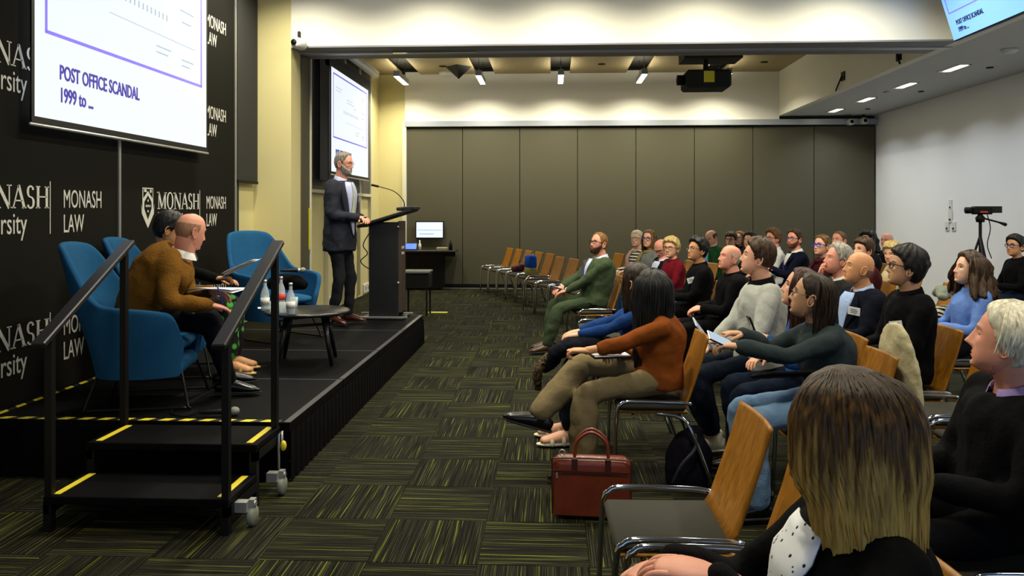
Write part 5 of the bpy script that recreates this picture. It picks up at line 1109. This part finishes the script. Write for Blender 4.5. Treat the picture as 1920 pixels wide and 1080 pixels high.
def papers(lab,p,rz,w=.21,l=.3,tilt=.1):
    t=thing('paper_sheets',lab,'paper',p); t.rotation_euler=(tilt,0,rz)
    for k in range(2):
        G=[[(w*(u-.5),l*(v-.5)+.01*k,.004*k+.025*math.sin(v*2.4+k)*u) for u in np.linspace(0,1,7)] for v in np.linspace(0,1,9)]; b=MB(); b.grid(np.array(G)); o=b.build('sheet',M_pap,t); q=o.modifiers.new('t','SOLIDIFY'); q.thickness=.0015
    return t
i=P['mustard']; papers('white papers on the lap of the man in mustard',W(i,(.05,.48,.72)),i['root'].rotation_euler[2]-.3,.3,.3,.0)
b=MB(); h_=hp('mustard',1); b.tube([h_+np.array((0,0,-.01)),h_+np.array((-.03,-.02,.11))],.0045,8); tag(b.build('pen',mat('pen_blue','#1c2a9a',.3)),'blue pen in the hand of the man in mustard','pen')
papers('papers held up by the person in black on stage',hp('floral',1)+np.array((.1,0,.05)),math.radians(-80),.2,.28,.45)
b=MB(); h_=hp('floral',1); b.tube([h_+np.array((-.02,-.02,-.02)),h_+np.array((.05,-.03,.07))],.0045,8); tag(b.build('pen',MATS['pen_blue']),'blue pen in the hand of the person in black','pen')
b=MB(); h_=hp('speaker',1,(0,0,.0)); b.box(h_,(.035,.10,.018),bev=.006); tag(b.build('slide_clicker',M_black,None,False),'small black clicker in the hands of the speaker','remote')
# coats and bags on chairs
q=P['teal']['chair'].location; bx,by=q[0],q[1]
soft('cream_coat',[([(bx+.385,by,.86),(bx+.40,by-.01,.72),(bx+.405,by-.02,.48)],[.2,.23,.22],.18,(0,1,0))],cloth('cream_coat','#b5ab88',.08),'cream coat hung over the chair back behind the woman in grey-green','coat',.014,.03)
cx,cy=at_d(1768,545,6.9)[:2]
chair(cx,cy,FL,'chair under the striped blanket and grey scarf')
soft('striped_blanket',[([(cx-.12,cy,.60),(cx-.04,cy+.02,.65),(cx+.03,cy,.69)],[.09,.13,.1],.8,(0,1,0)),([(cx-.12,cy-.13,.565),(cx+.0,cy-.14,.57)],[.06,.065],1,(0,0,1))],two_tone('zebra_knit','#0d0d0c','#c9c4b0','wave',9,'DIAGONAL',lo=.46,hi=.54,dist=6),'black and white striped blanket heaped on a chair','blanket',.014,.04)
soft('grey_scarf',[([(cx-.08,cy-.16,.85),(cx-.02,cy-.05,.885),(cx+.03,cy+.08,.885),(cx+.03,cy+.18,.85)],[.045,.065,.065,.045],.7,(1,0,0))],cloth('grey_fleece','#6f7468',.15),'soft grey scarf bundled on top of the striped blanket','scarf',.013,.03,.06)
bx,by=-.30,13.5
soft('patterned_coat',[([(bx-.34,by+.46,.57),(bx-.22,by+.5,.6),(bx-.16,by+.54,.65)],[.075,.09,.07],.9,(0,1,0))],two_tone('paisley','#1c0a10','#6a3038','noise',26,lo=.4,hi=.6),'dark red patterned coat on the chair behind the shoulder bag','coat',.014,.03)
t=thing('shoulder_bag','blue and khaki shoulder bag on the far empty chair','bag',(bx-.05,by-.04,.4755),FL+.36); b=MB(); b.box((0,0,.08),(.30,.14,.16),bev=.02); o=b.build('base_panel',cloth('bag_khaki','#7a7448',.1),t); b=MB(); b.box((0,0,.25),(.29,.13,.22),bev=.025); b.build('upper_panel',cloth('bag_blue','#1745a0',.1),t)
b=MB(); b.box((.08,-.07,.22),(.05,.012,.32),bev=.004); b.build('front_strap',cloth('bag_strap','#a8a07a',.1),t)
# video camera on tripod
tp=at_d(1838,400,10.7); t=thing('video_camera','black video camera on a tripod before the white wall','camera',(tp[0],tp[1],0)); z0=tp[2]
b=MB(); b.box((.02,0,z0+.04),(.26,.11,.11),bev=.02); o=b.build('camera_body',M_black,t,False); c=MB(); c.tube([(-.11,0,z0+.04),(-.19,0,z0+.04)],.045,14,dome=False); c.build('lens_barrel',M_black,o); c=MB(); c.box((.2,.0,z0+.05),(.16,.02,.09)); c.build('side_screen',M_char,o,False)
c=MB(); c.box((.02,-.057,z0+.02),(.1,.004,.02)); c.build('red_badge',M_red,o,False)
b=MB(); b.lathe([(.001,-.12),(.05,-.12),(.06,-.06),(.03,-.02),(.03,0),(.001,0)],(0,0,z0),14); b.build('pan_head',M_black,t); b=MB(); b.tube([(.02,0,z0-.06),(.22,-.04,z0-.12),(.3,-.05,z0-.15)],[.012,.012,.025],8); b.build('pan_handle',M_black,t)
b=MB(); b.tube([(0,0,.5),(0,0,z0-.1)],.02,10); b.build('centre_column',M_black,t)
for k in range(3):
    a=k*2.094+.4; b=MB(); b.tube([(0,0,z0-.3),(.38*math.cos(a),.38*math.sin(a),0.0)],.016,8,dome=False); b.build('leg',M_black,t)
b=MB(); b.tube([(.06,-.05,z0),(.1,-.06,z0-.2),(.06,-.06,z0-.42),(.12,-.05,z0-.6)],.007,6,res=4); b.build('cable',M_black,t)
